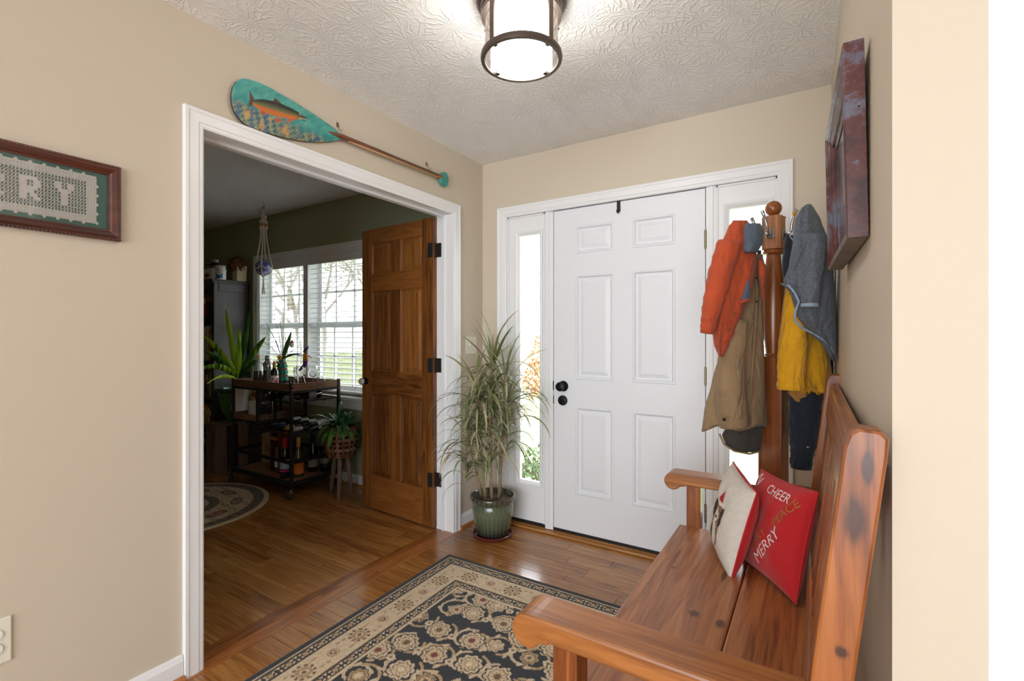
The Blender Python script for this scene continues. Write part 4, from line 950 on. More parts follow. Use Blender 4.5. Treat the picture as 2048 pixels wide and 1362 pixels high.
# orange jacket
r = thing('orange_jacket', 'rust orange quilted jacket with slate collar hanging on the coat tree', 'jacket', G(1450, 700, D0-.05), cr_)
obj('body', cloth_vol([(440, 1466, 1494, .015), (455, 1456, 1506, .03), (480, 1446, 1512, .045), (520, 1438, 1514, .055), (570, 1431, 1506, .06), (620, 1426, 1487, .055), (660, 1424, 1471, .045), (690, 1428, 1459, .032), (712, 1437, 1448, .012)], D0-.06, folds=4, amp=.010, ph=2.0), ORANGE, r, smooth=True)
sl = obj('sleeve', px_tube([(1458, 486, 22), (1442, 540, 23), (1428, 595, 20), (1418, 640, 16), (1414, 664, 13)], D0-.12, 20, .045), ORANGE, r, smooth=True)
obj('cuff', px_tube([(1415, 655, 13.5), (1413, 667, 12)], D0-.12, 18, .02, 6), ORANGE, sl, smooth=True)
obj('collar', cloth_vol([(446, 1492, 1521, .03), (460, 1487, 1528, .045), (485, 1486, 1526, .05), (505, 1485, 1516, .045)], D0-.085, n=16, folds=2, amp=.004), SLATE, r, smooth=True)
obj('lapel', cloth_vol([(520, 1517, 1528, .012), (540, 1516, 1534, .02), (590, 1522, 1531, .014), (604, 1524, 1528, .006)], D0-.05, n=16, folds=2, amp=.003), ORANGE, r, smooth=True)
obj('lining_corner', cloth_vol([(560, 1494, 1499, .008), (580, 1487, 1501, .016), (601, 1480, 1501, .016)], D0-.105, n=14, folds=2, amp=.002), SLATE, r, smooth=True)
obj('hem_corner', px_strip([(1478, 606), (1490, 601), (1500, 599)], D0-.122, .006), ORANGE, r, smooth=True)
for i in range(5):
    y0 = 530+i*34; obj('quilt_seam', px_strip([(1440-i*2, y0+28), (1462, y0+10), (1484-i*2, y0-4)], D0-.118+.004*i, .0016), ORANGE, r)
for px, py in ((1455, 659), (1470, 628)): obj('snap', MB().sphere(G(px, py, D0-.112), .0045, 10, 6), BRASS, r)
# dark garments seen between
r = thing('plum_jacket', 'dark plum jacket hanging between the khaki coat and the post', 'jacket', G(1526, 790, D0+.1), cr_)
obj('body', cloth_vol([(500, 1514, 1523, .010), (590, 1510, 1526, .022), (640, 1508, 1527, .025), (720, 1506, 1521, .022), (800, 1508, 1518, .015)], D0+.10, folds=3, amp=.008), PLUM, r, smooth=True); obj('toggle_tag', MB().sphere(G(1521, 640, D0+.065), .010, 10, 8, (.6, .6, 1.6)), cloth('grey_tag', (170, 164, 150)), r, smooth=True)
# yellow jacket, fleece, navy coat
D1 = 1.93
r = thing('navy_jacket', 'navy nylon jacket with elastic cuff below the yellow jacket', 'jacket', G(1605, 930, D1+.07), cr_)
obj('body', cloth_vol([(470, 1572, 1590, .015), (520, 1564, 1610, .03), (620, 1572, 1640, .05), (740, 1580, 1646, .05), (800, 1578, 1642, .045), (860, 1575, 1632, .04), (880, 1590, 1625, .02)], D1+.11, folds=4, amp=.012, ph=1), NAVY, r, smooth=True)
sl = obj('sleeve', px_tube([(1612, 760, 30), (1610, 820, 29), (1607, 870, 26), (1604, 905, 21), (1602, 922, 18)], D1+.06, 20, .03), NAVY, r, smooth=True)
obj('elastic_cuff', px_tube([(1602, 917, 19.5), (1602, 926, 20), (1602, 936, 18.5)], D1+.06, 24, .02, 8), NAVY, sl, smooth=True)
obj('logo_tag', MB().box(-.006, .006, -.001, .001, -.002, .002, Matrix.Translation(G(1616, 894, D1+.012)) @ Matrix.Rotation(-YAW, 4, 'Z')), WPR, sl)
r = thing('yellow_jacket', 'bright yellow nylon jacket hanging under the grey fleece', 'jacket', G(1600, 780, D1), cr_)
obj('body', cloth_vol([(520, 1584, 1606, .02), (575, 1570, 1622, .04), (620, 1564, 1640, .05), (680, 1560, 1652, .055), (730, 1557, 1660, .055), (760, 1556, 1664, .05), (788, 1606, 1660, .04)], D1+.03, folds=5, amp=.014, ph=.3, hem=3), YEL, r, smooth=True)
sl = obj('sleeve', px_tube([(1590, 590, 18), (1588, 650, 24), (1584, 710, 26), (1582, 755, 25), (1582, 768, 24)], D1-.03, 20, .02), YEL, r, smooth=True)
obj('elastic_cuff', px_tube([(1581, 764, 24.5), (1581, 771, 25.5), (1581, 779, 24.5)], D1-.03, 28, .015, 8), YEL, sl, smooth=True)
obj('lining', cloth_vol([(760, 1580, 1656, .035), (785, 1576, 1650, .035), (803, 1590, 1644, .025), (808, 1606, 1640, .018)], D1+.04, n=16, folds=4, amp=.005), TANL, r, smooth=True)
r = thing('charcoal_jacket', 'charcoal jacket hanging closest to the right wall behind the fleece', 'jacket', G(1668, 745, D1+.12), cr_)
obj('body', cloth_vol([(480, 1640, 1655, .015), (560, 1650, 1676, .03), (650, 1655, 1684, .035), (720, 1660, 1682, .03), (752, 1664, 1678, .02)], D1+.10, folds=3, amp=.006), CHAR, r, smooth=True)
r = thing('grey_fleece', 'grey heather fleece with pale blue binding hanging by the right wall', 'fleece jacket', G(1620, 700, D1-.08), cr_)
obj('body', cloth_vol([(408, 1614, 1622, .010), (418, 1600, 1630, .03), (440, 1590, 1642, .045), (480, 1586, 1656, .06), (530, 1578, 1665, .065), (566, 1566, 1669, .065), (590, 1582, 1671, .065), (630, 1592, 1673, .06), (660, 1612, 1675, .05), (690, 1645, 1675, .035), (722, 1664, 1674, .014)], D1-.07, folds=4, amp=.012, ph=1.4), FLEECE, r, smooth=True)
sl = obj('sleeve', px_tube([(1630, 470, 20), (1626, 530, 19), (1622, 575, 17), (1619, 610, 15)], D1-.145, 18, .02), FLEECE, r, smooth=True)
obj('cuff_binding', px_tube([(1619, 607, 15.8), (1619, 614, 15.8)], D1-.145, 18, 0, 4), ICE, sl, smooth=True)
obj('hem_binding', px_strip([(1563, 568, .05), (1578, 572, .0), (1590, 586, -.02), (1598, 604, -.02), (1591, 622, -.02), (1589, 640, -.02), (1604, 656, -.02), (1628, 668, -.02), (1650, 682, -.0), (1664, 700, .02), (1669, 722, .05)], D1-.11, .0045), ICE, r, smooth=True)
obj('raglan_seam', px_strip([(1588, 540, .0), (1602, 505, -.018), (1618, 476, -.035)], D1-.125, .002), FLEECE, r)
obj('hanging_loop', px_strip([(1590, 455), (1581, 462), (1579, 472), (1587, 482)], D1-.06, .0018), ICE, r)
obj('toggle', MB().sphere(G(1588, 427, D1-.08), .007, 8, 6, (1, 1, 1.4)), GOLDW, r)

# ================================================================== DISTRESSED FRAME ON THE RIGHT WALL
def right_frame():
    q = N('distressed_red_paint'); tc = q.n('ShaderNodeTexCoord'); a = q.n('ShaderNodeTexNoise', Scale=14.0, Detail=8.0, Roughness=.75); b = q.n('ShaderNodeTexNoise', Scale=5.0, Detail=3.0); q.l(tc.outputs['Object'], a.inputs[0]); q.l(tc.outputs['Object'], b.inputs[0])
    f = q.math('ADD', q.math('MULTIPLY', a.outputs[0], .6), q.math('MULTIPLY', b.outputs[0], .4)); q.l(q.ramp(f, [(.38, L(40, 24, 26)), (.47, L(78, 38, 36)), (.53, L(96, 50, 46)), (.58, L(104, 104, 122))]), q.b.inputs['Base Color']); q.b.inputs['Roughness'].default_value = .35; q.bump(a.outputs[0], .3, .003)
    GREY = plain('worn_grey_wood', L(120, 112, 106), .6, var=.35, vscale=25)
    yn, yf = -1.50, -.93; z0, z1 = 1.455, 1.865; r = thing('wall_frame', 'thick distressed dark red wooden frame hung on the right wall', 'picture frame', (WX(-1.2), -1.2, z0))
    def P(y, z, t):     # t = distance in front of the wall; the far end and the top stand further off
        k = (y-yn)/(yf-yn); s = (z-z0)/(z1-z0); return Vector((WX(y)-.002-t-.010*k-.008*s, y, z))
    prof = [(0, 0), (0, .036), (.008, .039), (.014, .032), (.024, .032), (.028, .026), (.040, .024), (.044, .016), (.056, .014), (.056, 0)]
    def bar(s0, s1, name, mm):
        n = len(prof); vs = [P(*s(w), t) for s in (s0, s1) for w, t in prof]
        return obj(name, MB().add(vs, [(i, (i+1) % n, n+(i+1) % n, n+i) for i in range(n)]+[tuple(range(n)), tuple(range(2*n-1, n-1, -1))]), mm, r, bevel=.001)
    c = [lambda w: (yn+w, z0+w), lambda w: (yn+w, z1-w), lambda w: (yf-w, z1-w), lambda w: (yf-w, z0+w)]
    bar(c[0], c[1], 'frame_bar', q.m); bar(c[1], c[2], 'frame_bar', q.m); bar(c[2], c[3], 'frame_bar', q.m); bar(c[3], c[0], 'frame_bar', GREY)
    obj('mirror_panel', MB().add([P(yn+.05, z0+.05, .010), P(yf-.05, z0+.05, .010), P(yf-.05, z1-.05, .010), P(yn+.05, z1-.05, .010)], [(0, 1, 2, 3)]), plain('old_mirror', L(150, 150, 150), .15, .9), r, solid=.003)
    n_ = P(-1.50, 1.72, 0); obj('side_nail', MB().tube([(n_.x-.012, -1.497, 1.725), (n_.x-.012, -1.512, 1.725)], .002, 6), BRASS, r)
right_frame()

# ================================================================== GREEN ROOM
# ------------------------------------------------------------------ bookcase in the corner with its books
BX0, BX1, BY0, BY1, BH = -3.70, -2.895, -.345, -.016, 1.80
bk = thing('bookcase', 'tall espresso brown bookcase in the corner beside the window', 'bookcase', ((BX0+BX1)/2, (BY0+BY1)/2, 0))
for a, b in ((BX0, BX0+.022), (BX1-.022, BX1)): obj('side_panel', boxes([(a, b, BY0, BY1, 0, BH-.03)]), ESPRESSO, bk, bevel=.002)
obj('back_panel', boxes([(BX0+.022, BX1-.022, BY1-.008, BY1, .06, BH-.03)]), ESPRESSO, bk)
SHZ = [.08, .385, .655, 1.012, 1.455]
for z in SHZ: obj('shelf', boxes([(BX0+.022, BX1-.022, BY0+.012, BY1-.008, z-.022, z)]), ESPRESSO, bk, bevel=.001)
obj('face_frame', boxes([(BX1-.05, BX1+.002, BY0-.012, BY0, 0, BH-.03), (BX0, BX0+.05, BY0-.012, BY0, 0, BH-.03), (BX0+.05, BX1-.05, BY0-.012, BY0, BH-.09, BH-.03), (BX0+.05, BX1-.05, BY0-.012, BY0, 0, .06)]), ESPRESSO, bk, bevel=.002)
obj('frieze_moulding', boxes([(BX1, BX1+.006, BY0+.03, BY1-.02, BH-.115, BH-.035)]), ESPRESSO, bk, bevel=.003)
obj('crown', boxes([(BX0-.012, BX1+.012, BY0-.030, BY1, BH-.032, BH-.014), (BX0-.022, BX1+.020, BY0-.042, BY1, BH-.014, BH)]), ESPRESSO, bk, bevel=.004)
random.seed(5); BC = {}
shelfname = {1.455: 'top', 1.012: 'second', .655: 'third', .385: 'fourth', .08: 'bottom'}
pal = [('blue', (46, 84, 134)), ('black', (34, 34, 36)), ('cream', (206, 196, 174)), ('red', (150, 40, 40)), ('tan', (160, 118, 74)), ('green', (62, 96, 70)), ('white', (222, 222, 218)), ('teal', (40, 120, 140)), ('yellow', (206, 170, 60)), ('brown', (94, 62, 44)), ('grey', (120, 122, 126)), ('orange', (196, 104, 46))]
gap = {1.455: .30, 1.012: .40, .655: .32, .385: .23, .08: .27}
for z, nm in shelfname.items():
    x = BX1-.026; order = pal[:]; random.shuffle(order)
    if nm == 'top': order = [pal[1], pal[4], pal[0], pal[2], pal[9], pal[8], pal[3], pal[5], pal[10]]
    k = 0
    while x > -3.26 and k < len(order):
        cn, c = order[k]; w = random.uniform(.024, .042); h = random.uniform(.68, .88)*gap[z]; d = random.uniform(.15, .21); yf_ = BY0+.02+random.uniform(0, .02); x1 = x; x0 = x-w; zz = z+.0005
        r = thing('book', '%s book standing on the %s shelf of the bookcase' % (cn, nm), 'book', ((x0+x1)/2, yf_+d/2, zz), 'books in the bookcase')
        m = plain('book_%s' % cn, L(*c), .6)
        obj('cover', boxes([(x0, x0+.002, yf_, yf_+d, zz, zz+h), (x1-.002, x1, yf_, yf_+d, zz, zz+h), (x0, x1, yf_, yf_+.003, zz, zz+h)]), m, r)
        obj('pages', boxes([(x0+.002, x1-.002, yf_+.003, yf_+d-.004, zz+.003, zz+h-.004)]), plain('book_pages', L(226, 218, 200), .9), r)
        obj('title_band', boxes([(x0+.004, x1-.004, yf_-.0006, yf_+.001, zz+h*.55, zz+h*.78)]), plain('spine_title_a' if k % 2 else 'spine_title_b', L(230, 226, 214) if k % 2 else L(196, 168, 96), .6), r)
        x -= w+.002; k += 1
# things on top of the bookcase
FOIL = plain('stainless', L(196, 196, 198), .18, 1); PAPW = plain('white_card', L(232, 232, 228), .6)
q = Vector((-3.00, -.24, BH)); r = thing('trout_box', 'white card box with a brown trout picture on top of the bookcase', 'box', (q.x, q.y, BH))
obj('carton', boxes([(-3.19, -2.945, -.345, -.215, BH, BH+.105)]), PAPW, r, bevel=.002); obj('lid', boxes([(-3.192, -2.943, -.347, -.213, BH+.082, BH+.107)]), PAPW, r, bevel=.002)
tr_ = [(-.05, 0), (-.062, .016), (-.05, .008), (-.02, .016), (.0, .019), (.006, .026), (.02, .018), (.045, .010), (.056, .002), (.04, -.010), (.01, -.016), (.0, -.022), (-.01, -.016), (-.04, -.006), (-.062, -.014)]
obj('trout_print', MB().prism([(-3.045+a*.95, BH+.042+b) for a, b in tr_], lambda x, z: (x, -.3478, z), lambda x, z: (x, -.345, z)), plain('trout_brown', L(128, 84, 50), .6, var=.4, vscale=90), r)
obj('print_line', boxes([(-3.16, -2.97, -.3474, -.345, BH+.071, BH+.073), (-3.14, -2.99, -.3474, -.345, BH+.012, BH+.014)]), plain('print_grey', L(150, 156, 160), .6), r)
x, y, z = -3.02, -.275, BH+.108; r = thing('travel_mug', 'stainless travel mug with black band on the trout box', 'mug', (x, y, z))
obj('cup', MB().lathe([(.0001, 0), (.030, 0), (.032, .03), (.036, .085), (.038, .09), (.036, .094), (.0001, .092)], (x, y, z), 28), FOIL, r, auto=40); obj('grip_band', MB().lathe([(.0335, .036), (.0365, .040), (.0375, .062), (.0362, .066)], (x, y, z), 28, cap=False), BLACKM, r, smooth=True)
obj('handle', MB().tube([(x+.034, y, z+.078), (x+.058, y, z+.076), (x+.060, y, z+.045), (x+.050, y, z+.030), (x+.034, y, z+.028)], .0045, 8), BLACKM, r, smooth=True)
x, y, z = -3.13, -.29, BH+.108; r = thing('glass_jar', 'small clip top glass jar on the trout box', 'jar', (x, y, z))
obj('jar_body', MB().lathe([(.0001, 0), (.034, 0), (.036, .006), (.036, .040), (.030, .05), (.030, .054)], (x, y, z), 24), thin_glass('jar_glass', (.9, .92, .88), .15), r, smooth=True); obj('jar_lid', MB().lathe([(.032, .054), (.034, .060), (.018, .068), (.0001, .069)], (x, y, z), 24), FOIL, r, smooth=True); obj('contents', MB().lathe([(.0001, .004), (.031, .004), (.031, .030), (.0001, .032)], (x, y, z), 20), plain('jar_contents', L(186, 150, 104), .8, var=.4, vscale=60), r)
obj('wire_bail', MB().tube([(x-.034, y, z+.04), (x-.036, y, z+.07), (x-.01, y, z+.105), (x+.02, y, z+.10), (x+.034, y, z+.04)], .0016, 6), BLACKM, r)
x, y, z = -2.872+.0, -.285, BH; x = -2.905; r = thing('canister', 'white canister with blue wave label on top of the bookcase', 'canister', (x, y, z))
obj('can_body', MB().lathe([(.0001, 0), (.036, 0), (.038, .004), (.038, .120), (.036, .124), (.0001, .124)], (x, y, z), 28), PAPW, r, auto=40); obj('can_lid', MB().lathe([(.037, .124), (.039, .125), (.039, .134), (.036, .137), (.0001, .137)], (x, y, z), 28), plain('lid_grey', L(190, 194, 190), .4), r, auto=40)
obj('wave_label', MB().grid(lambda a, b: (x+.0388*math.cos(-2.9+a*2.8), y+.0388*math.sin(-2.9+a*2.8), z+.012+b*(.040+.014*math.sin(a*7))), 30, 4), plain('blue_print', L(36, 116, 196), .5), r, smooth=True)
obj('emblem', MB().grid(lambda a, b: (x+.0389*math.cos(-1.1+.32*(a-.5)), y+.0389*math.sin(-1.1+.32*(a-.5)), z+.088+.014*(b-.5)), 6, 4), plain('emblem_grey', L(96, 110, 130), .5), r)
x, y, z = -2.925, -.10, BH; r = thing('hydrangea_vase', 'cream box vase with a dried brown hydrangea on the bookcase', 'vase', (x, y, z))
obj('vase_body', MB().prism([(-.042, 0), (.042, 0), (.052, .155), (-.052, .155)], lambda a, b: (x+a, y-.045-b*.04, z+b), lambda a, b: (x+a, y+.045+b*.04, z+b)), plain('cream_ceramic', L(206, 190, 150), .5), r, bevel=.003)
random.seed(9); pet = MB()
for i in range(130):
    u = random.gauss(0, 1), random.gauss(0, 1), random.gauss(0, 1); v = Vector(u).normalized(); c = Vector((x-.02, y-.015, z+.165))+Vector((v.x*.098, v.y*.066, v.z*.078)); t = v.cross(Vector((random.random(), random.random(), .3))).normalized(); w_ = v.cross(t)
    s_ = random.uniform(.014, .023); pet.add([c-t*s_, c+w_*s_*.8+v*.006, c+t*s_, c-w_*s_*.8+v*.006, c+v*.010], [(0, 1, 4), (1, 2, 4), (2, 3, 4), (3, 0, 4)])
pt_ = obj('petals', pet, plain('dried_petals', L(112, 74, 54), .9, var=.45, vscale=28), r); pt_['kind'] = 'stuff'
obj('flower_core', MB().sphere((x-.02, y-.015, z+.165), .076, 12, 8, (1.2, .82, .95)), plain('dried_petals', L(112, 74, 54)), r); obj('stem', MB().tube([(x, y, z+.06), (x-.01, y-.02, z+.15)], .004, 6), plain('dry_stem', L(84, 62, 40), .9), r)

# ------------------------------------------------------------------ crate and green pot plant
cr = thing('crate', 'weathered upright wooden crate under the green plant pot', 'crate', (-2.65, -.25, 0))
cx0, cx1, cy0, cy1, ch_ = -2.80, -2.50, -.47, -.06, .455
for i in range(4):
    a = cx0+(cx1-cx0)*i/4; obj('front_slat', boxes([(a+.0015, a+(cx1-cx0)/4-.0015, cy0, cy0+.014, .0, ch_-.014)]), CRATEW, cr, bevel=.002); obj('rear_slat', boxes([(a+.0015, a+(cx1-cx0)/4-.0015, cy1-.014, cy1, .0, ch_-.014)]), CRATEW, cr, bevel=.002)
obj('corner_post', boxes([(cx1-.012, cx1, cy0+.0145, cy0+.030, 0, ch_-.014)]), CRATEW, cr, bevel=.001)
for a, b in ((-.335, -.245), (-.242, -.155), (-.152, -.0755)): obj('side_slat', boxes([(cx1-.014, cx1, a, b, 0, ch_-.014)]), CRATEW, cr, bevel=.002)
for i in range(4): a = cy0+.0145+(cy1-cy0-.029)*i/4; obj('side_slat', boxes([(cx0, cx0+.012, a+.001, a+(cy1-cy0-.029)/4-.001, 0, ch_-.014)]), CRATEW, cr, bevel=.002)
obj('crate_floor', boxes([(cx0+.014, cx1-.014, cy0+.0145, cy1-.0145, .012, .026)]), CRATEW, cr); CRX = wood('crate_top_wood', L(70, 52, 42), L(116, 92, 76), L(142, 118, 98), 'X', 1, .8, 0, .4)
for i in range(3): a = cy0+(cy1-cy0)*i/3; obj('top_board', boxes([(cx0, cx1, a+.001, a+(cy1-cy0)/3-.001, ch_-.013, ch_)]), CRX, cr, bevel=.002)
px0, py0, pz = -2.655, -.265, .4555
gp = thing('green_pot_plant', 'dracaena with broad striped leaves in a glossy green pot on the crate', 'potted plant', (px0, py0, pz))
GLZ = plain('green_glaze', L(52, 108, 46), .12, coat=.6, var=.22, vscale=5); GLZD = plain('dark_green_glaze', L(42, 62, 54), .15, coat=.6, var=.2, vscale=9)
obj('pot', MB().lathe([(.0001, 0), (.085, 0), (.092, .008), (.090, .020), (.104, .05), (.130, .11), (.150, .18), (.158, .245), (.160, .285), (.150, .29), (.144, .26), (.0001, .26)], (px0, py0, pz), 40), GLZ, gp, auto=50)
obj('pot_rim', MB().lathe([(.158, .278), (.176, .284), (.182, .297), (.178, .312), (.164, .318), (.150, .310), (.147, .290)], (px0, py0, pz), 40, cap=False), GLZD, gp, smooth=True)
obj('soil', MB().lathe([(.0001, .275), (.148, .27)], (px0, py0, pz), 24, cap=False), plain('potting_soil', L(74, 58, 46)), gp)
obj('cane', MB().tube([(px0-.01, py0, pz+.27), (px0, py0, pz+.34), (px0+.01, py0, pz+.40)], [.022, .024, .020], 10), plain('dracaena_cane', (0, 0, 0)), gp, smooth=True)
VL = leaf_mat('variegated_leaf', L(44, 92, 30), L(170, 206, 44), .3, 34, .42); VD = leaf_mat('dark_green_leaf', L(36, 76, 40), L(70, 126, 50), .3, 34, .5)
dp = 4.50
def blade(parent, base, tip, w, bend, m, name='leaf', wave=.12, seg=14):
    P0, P3 = Vector(base), Vector(tip); d = P3-P0; Pm = P0.lerp(P3, .5)+Vector(bend); vs = []; side0 = d.cross(Vector((DV.x, DV.y, .2))).normalized()
    for i in range(seg+1):
        t = i/seg; c = P0*(1-t)**2+Pm*2*t*(1-t)+P3*t*t; tg = ((Pm-P0)*(1-t)+(P3-Pm)*t).normalized(); sd = (side0-tg*side0.dot(tg)).normalized(); up = sd.cross(tg)
        ww = w*(.30+.70*math.sin(PI*min(1, t*1.05)**.8))*(1 if t < .9 else (1-t)/.1+.02); o = wave*w*math.sin(t*15+w*300)
        vs += [c-sd*ww+up*(o+.3*ww), c-sd*ww*.45, c, c+sd*ww*.45, c+sd*ww+up*(.3*ww-o)]
    fs = [(i*5+k, i*5+k+1, (i+1)*5+k+1, (i+1)*5+k) for i in range(seg) for k in range(4)]
    return obj(name, MB().add(vs, fs), m, parent, smooth=True)
hub = Vector((px0+.01, py0, pz+.40))
for i, (tx, ty, dd, w, bz, m) in enumerate(((450, 612, -.05, .030, .00, VL), (497, 628, .12, .034, .02, VD), (500, 612, .20, .026, .03, VD), (533, 672, .02, .030, .05, VL), (520, 716, -.10, .024, .04, VL), (404, 668, -.12, .034, .06, VL), (402, 700, -.16, .030, .08, VD), (392, 745, -.22, .030, .16, VL), (414, 768, -.28, .018, .10, VL), (478, 652, .05, .026, .0, VL), (512, 700, .14, .022, .06, VD), (503, 735, -.14, .020, .05, VD), (430, 700, .12, .024, .05, VD))):
    tip = G(tx, ty, dp+dd)
    if tip.x < -2.86 and tip.y > -.40: tip.y = -.42
    blade(gp, hub+Vector((.004*(i % 3-1), .004*(i % 2), .006*(i % 4)-.02)), tip, w, (0, -.04 if tip.x < -2.8 else 0, bz), m)

# ------------------------------------------------------------------ bottles
def tglass(name, c, rough=.06): return plain(name, L(*c), rough, spec=.7, coat=.4)
DGL = tglass('dark_green_bottle', (22, 28, 20)); OGL = tglass('olive_bottle', (58, 62, 28)); AMB = tglass('amber_bottle', (92, 56, 24)); BLK = tglass('black_bottle', (14, 14, 16))
PROF = {'wine': [(.0001, 0), (.036, 0), (.0375, .004), (.0375, .185), (.034, .205), (.018, .232), (.0145, .245), (.0140, .300), (.0155, .301), (.0155, .312), (.0001, .312)],
        'burg': [(.0001, 0), (.040, 0), (.041, .004), (.041, .135), (.036, .165), (.022, .212), (.0155, .24), (.0145, .298), (.0160, .299), (.0160, .310), (.0001, .310)],
        'spirit': [(.0001, 0), (.041, 0), (.043, .004), (.043, .165), (.038, .185), (.018, .205), (.0145, .215), (.0145, .255), (.0001, .255)],
        'port': [(.0001, 0), (.038, 0), (.040, .004), (.040, .150), (.037, .170), (.020, .188), (.0165, .200), (.0175, .225), (.0150, .255), (.0160, .270), (.0001, .270)]}
def bottle(kind, label, loc, glass, lab=None, lz=(.06, .14), cap=None, capz=None, rot=None, group=None, band=None, cat='bottle', liquid=None):
    r = thing('bottle', label, cat, (0, 0, 0), group); pf = PROF[kind]; obj('glass_body', MB().lathe(pf, (0, 0, 0), 24), glass, r, auto=50); rm = max(p[0] for p in pf)
    if lab: obj('paper_label', MB().lathe([(rm+.0006, lz[0]), (rm+.0007, lz[1])], (0, 0, 0), 24, cap=False), lab, r, smooth=True)
    if band: obj('label_band', MB().lathe([(rm+.0009, band[1]), (rm+.0010, band[2])], (0, 0, 0), 24, cap=False), band[0], r, smooth=True)
    if cap:
        z0 = capz or .245; top = pf[-1][1]; obj('foil_cap', MB().lathe([(.0158, z0), (.0162, z0+.004), (.0166, top+.001), (.0001, top+.002)], (0, 0, 0), 18), cap, r, auto=40)
    r.location = loc
    if rot: r.rotation_euler = rot
    return r
def on_tray(px, y, z): h = hit(px, 775, 1, y); return (h.x, y, z)

# ------------------------------------------------------------------ bar cart
ax0, ax1, ay0, ay1 = -2.245, -1.425, -.515, -.085; ca = thing('bar_cart', 'black metal bar cart with walnut trays in front of the window', 'bar cart', ((ax0+ax1)/2, (ay0+ay1)/2, 0))
PW = .022; TT = .893
def pst(x, y, z0, z1, name='post'): return obj(name, boxes([(x-PW/2, x+PW/2, y-PW/2, y+PW/2, z0, z1)]), BLACKM, ca, bevel=.002)
for x in (ax0, ax1):
    for y in (ay0, ay1):
        pst(x, y, .085, TT)
        st_ = obj('caster', MB().box(x-.013, x+.013, y-.005, y+.005, .045, .087), STEEL, ca, bevel=.003)
        obj('wheel', MB().lathe([(.0001, -.010), (.024, -.010), (.027, -.006), (.027, .006), (.024, .010), (.0001, .010)], (x-.008, y-.008, .0275), 20, Matrix.Rotation(PI/2, 4, 'Y') @ Matrix.Rotation(.5, 4, 'X')), BLACKM, st_, auto=40); [obj('caster_fork', boxes([(x+e_, x+e_+.003, y-.022, y+.008, .022, .062)]), STEEL, st_) for e_ in (-.022, .003)]
xm = -1.878
for y in (ay0, ay1): pst(xm, y, .545, .83)
def tray(x0, x1, y0, y1, z0, z1, nm):
    e = PW/2; t = obj(nm, boxes([(x0+e, x1-e, y0+e, y1-e, z0+.004, z0+.012)]), CARTW, ca)
    CY_ = wood('walnut_tray_end', L(74, 46, 34), L(118, 80, 60), L(142, 102, 78), 'Y', 1, .5)
    obj('tray_side', boxes([(x0+e, x1-e, y0-.006, y0+.006, z0+.012, z1)]), CARTW, t, bevel=.002); obj('tray_side', boxes([(x0+e, x1-e, y1-.006, y1+.006, z0+.012, z1)]), CARTW, t, bevel=.002)
    obj('tray_side', boxes([(x0-.006, x0+.006, y0+e, y1-e, z0+.012, z1)]), CY_, t, bevel=.002); obj('tray_side', boxes([(x1-.006, x1+.006, y0+e, y1-e, z0+.012, z1)]), CY_, t, bevel=.002)
    obj('tray_frame', boxes([(x0+e, x1-e, y0-.009, y0+.009, z0-.008, z0+.010), (x0+e, x1-e, y1-.009, y1+.009, z0-.008, z0+.010), (x0-.009, x0+.009, y0+e, y1-e, z0-.008, z0+.010), (x1-.009, x1+.009, y0+e, y1-e, z0-.008, z0+.010)]), BLACKM, t); return t
tray(ax0, ax1, ay0, ay1, .818, .886, 'top_tray'); tray(ax0, xm, ay0, ay1, .545, .606, 'middle_tray')
bs = obj('bottom_shelf', boxes([(ax0+.011, ax1-.011, ay0+.011, ay1-.011, .118, .132)]), CARTW, ca); obj('shelf_frame', boxes([(ax0+.011, ax1-.011, ay0-.008, ay0+.011, .104, .134), (ax0+.011, ax1-.011, ay1-.011, ay1+.008, .104, .134), (ax0-.008, ax0+.011, ay0+.011, ay1-.011, .104, .134), (ax1-.011, ax1+.008, ay0+.011, ay1-.011, .104, .134)]), BLACKM, bs)
for p_ in ([(ax0+.011, ay0-.004, ax1-.011, ay0+.004)], [(ax0+.011, ay1-.004, ax1-.011, ay1+.004)], [(ax0-.004, ay0+.011, ax0+.004, ay1-.011)], [(ax1-.004, ay0+.011, ax1+.004, ay1-.011)]):
    a, b, c, d = p_[0]; obj('guard_rail', boxes([(a, c, b, d, .268, .298)]), BLACKM, ca, bevel=.002)
for zr in (.742, .497):
    rk = obj('rack_bar', boxes([(xm+.011, ax1-.011, ay0-.005, ay0+.005, zr-.005, zr+.005)]), BLACKM, ca); obj('rack_bar', boxes([(xm+.011, ax1-.011, ay1-.005, ay1+.005, zr-.005, zr+.005)]), BLACKM, rk)
    [obj('rack_side', boxes([(e_-.005, e_+.005, ay0+.011, ay1-.011, zr-.005, zr+.005)]), BLACKM, rk) for e_ in (ax1, xm)]
    for yy in (ay0+.10, ay1-.10):
        path = []; nlo = 4
        for i in range(nlo*10+1):
            t = i/(nlo*10); path.append((xm+.011+(ax1-xm-.022)*t, yy, zr-.020*abs(math.sin(PI*t*nlo))))
        obj('rack_wire', MB().tube(path, .0028, 6), BLACKM, rk)
for i in range(4): x = ax0+.06+i*.085; obj('glass_hanger', MB().tube([(x, ay0+.02, .537), (x, ay0+.02, .522), (x, ay1-.03, .522), (x, ay1-.03, .537)], .0025, 6), BLACKM, ca)
for x in (ax0, ax1):
    for zz in (.872, .838): obj('rivet', MB().sphere((x+.0112 if x == ax1 else x-.0112, ay0, zz), .003, 8, 6), STEEL, ca)
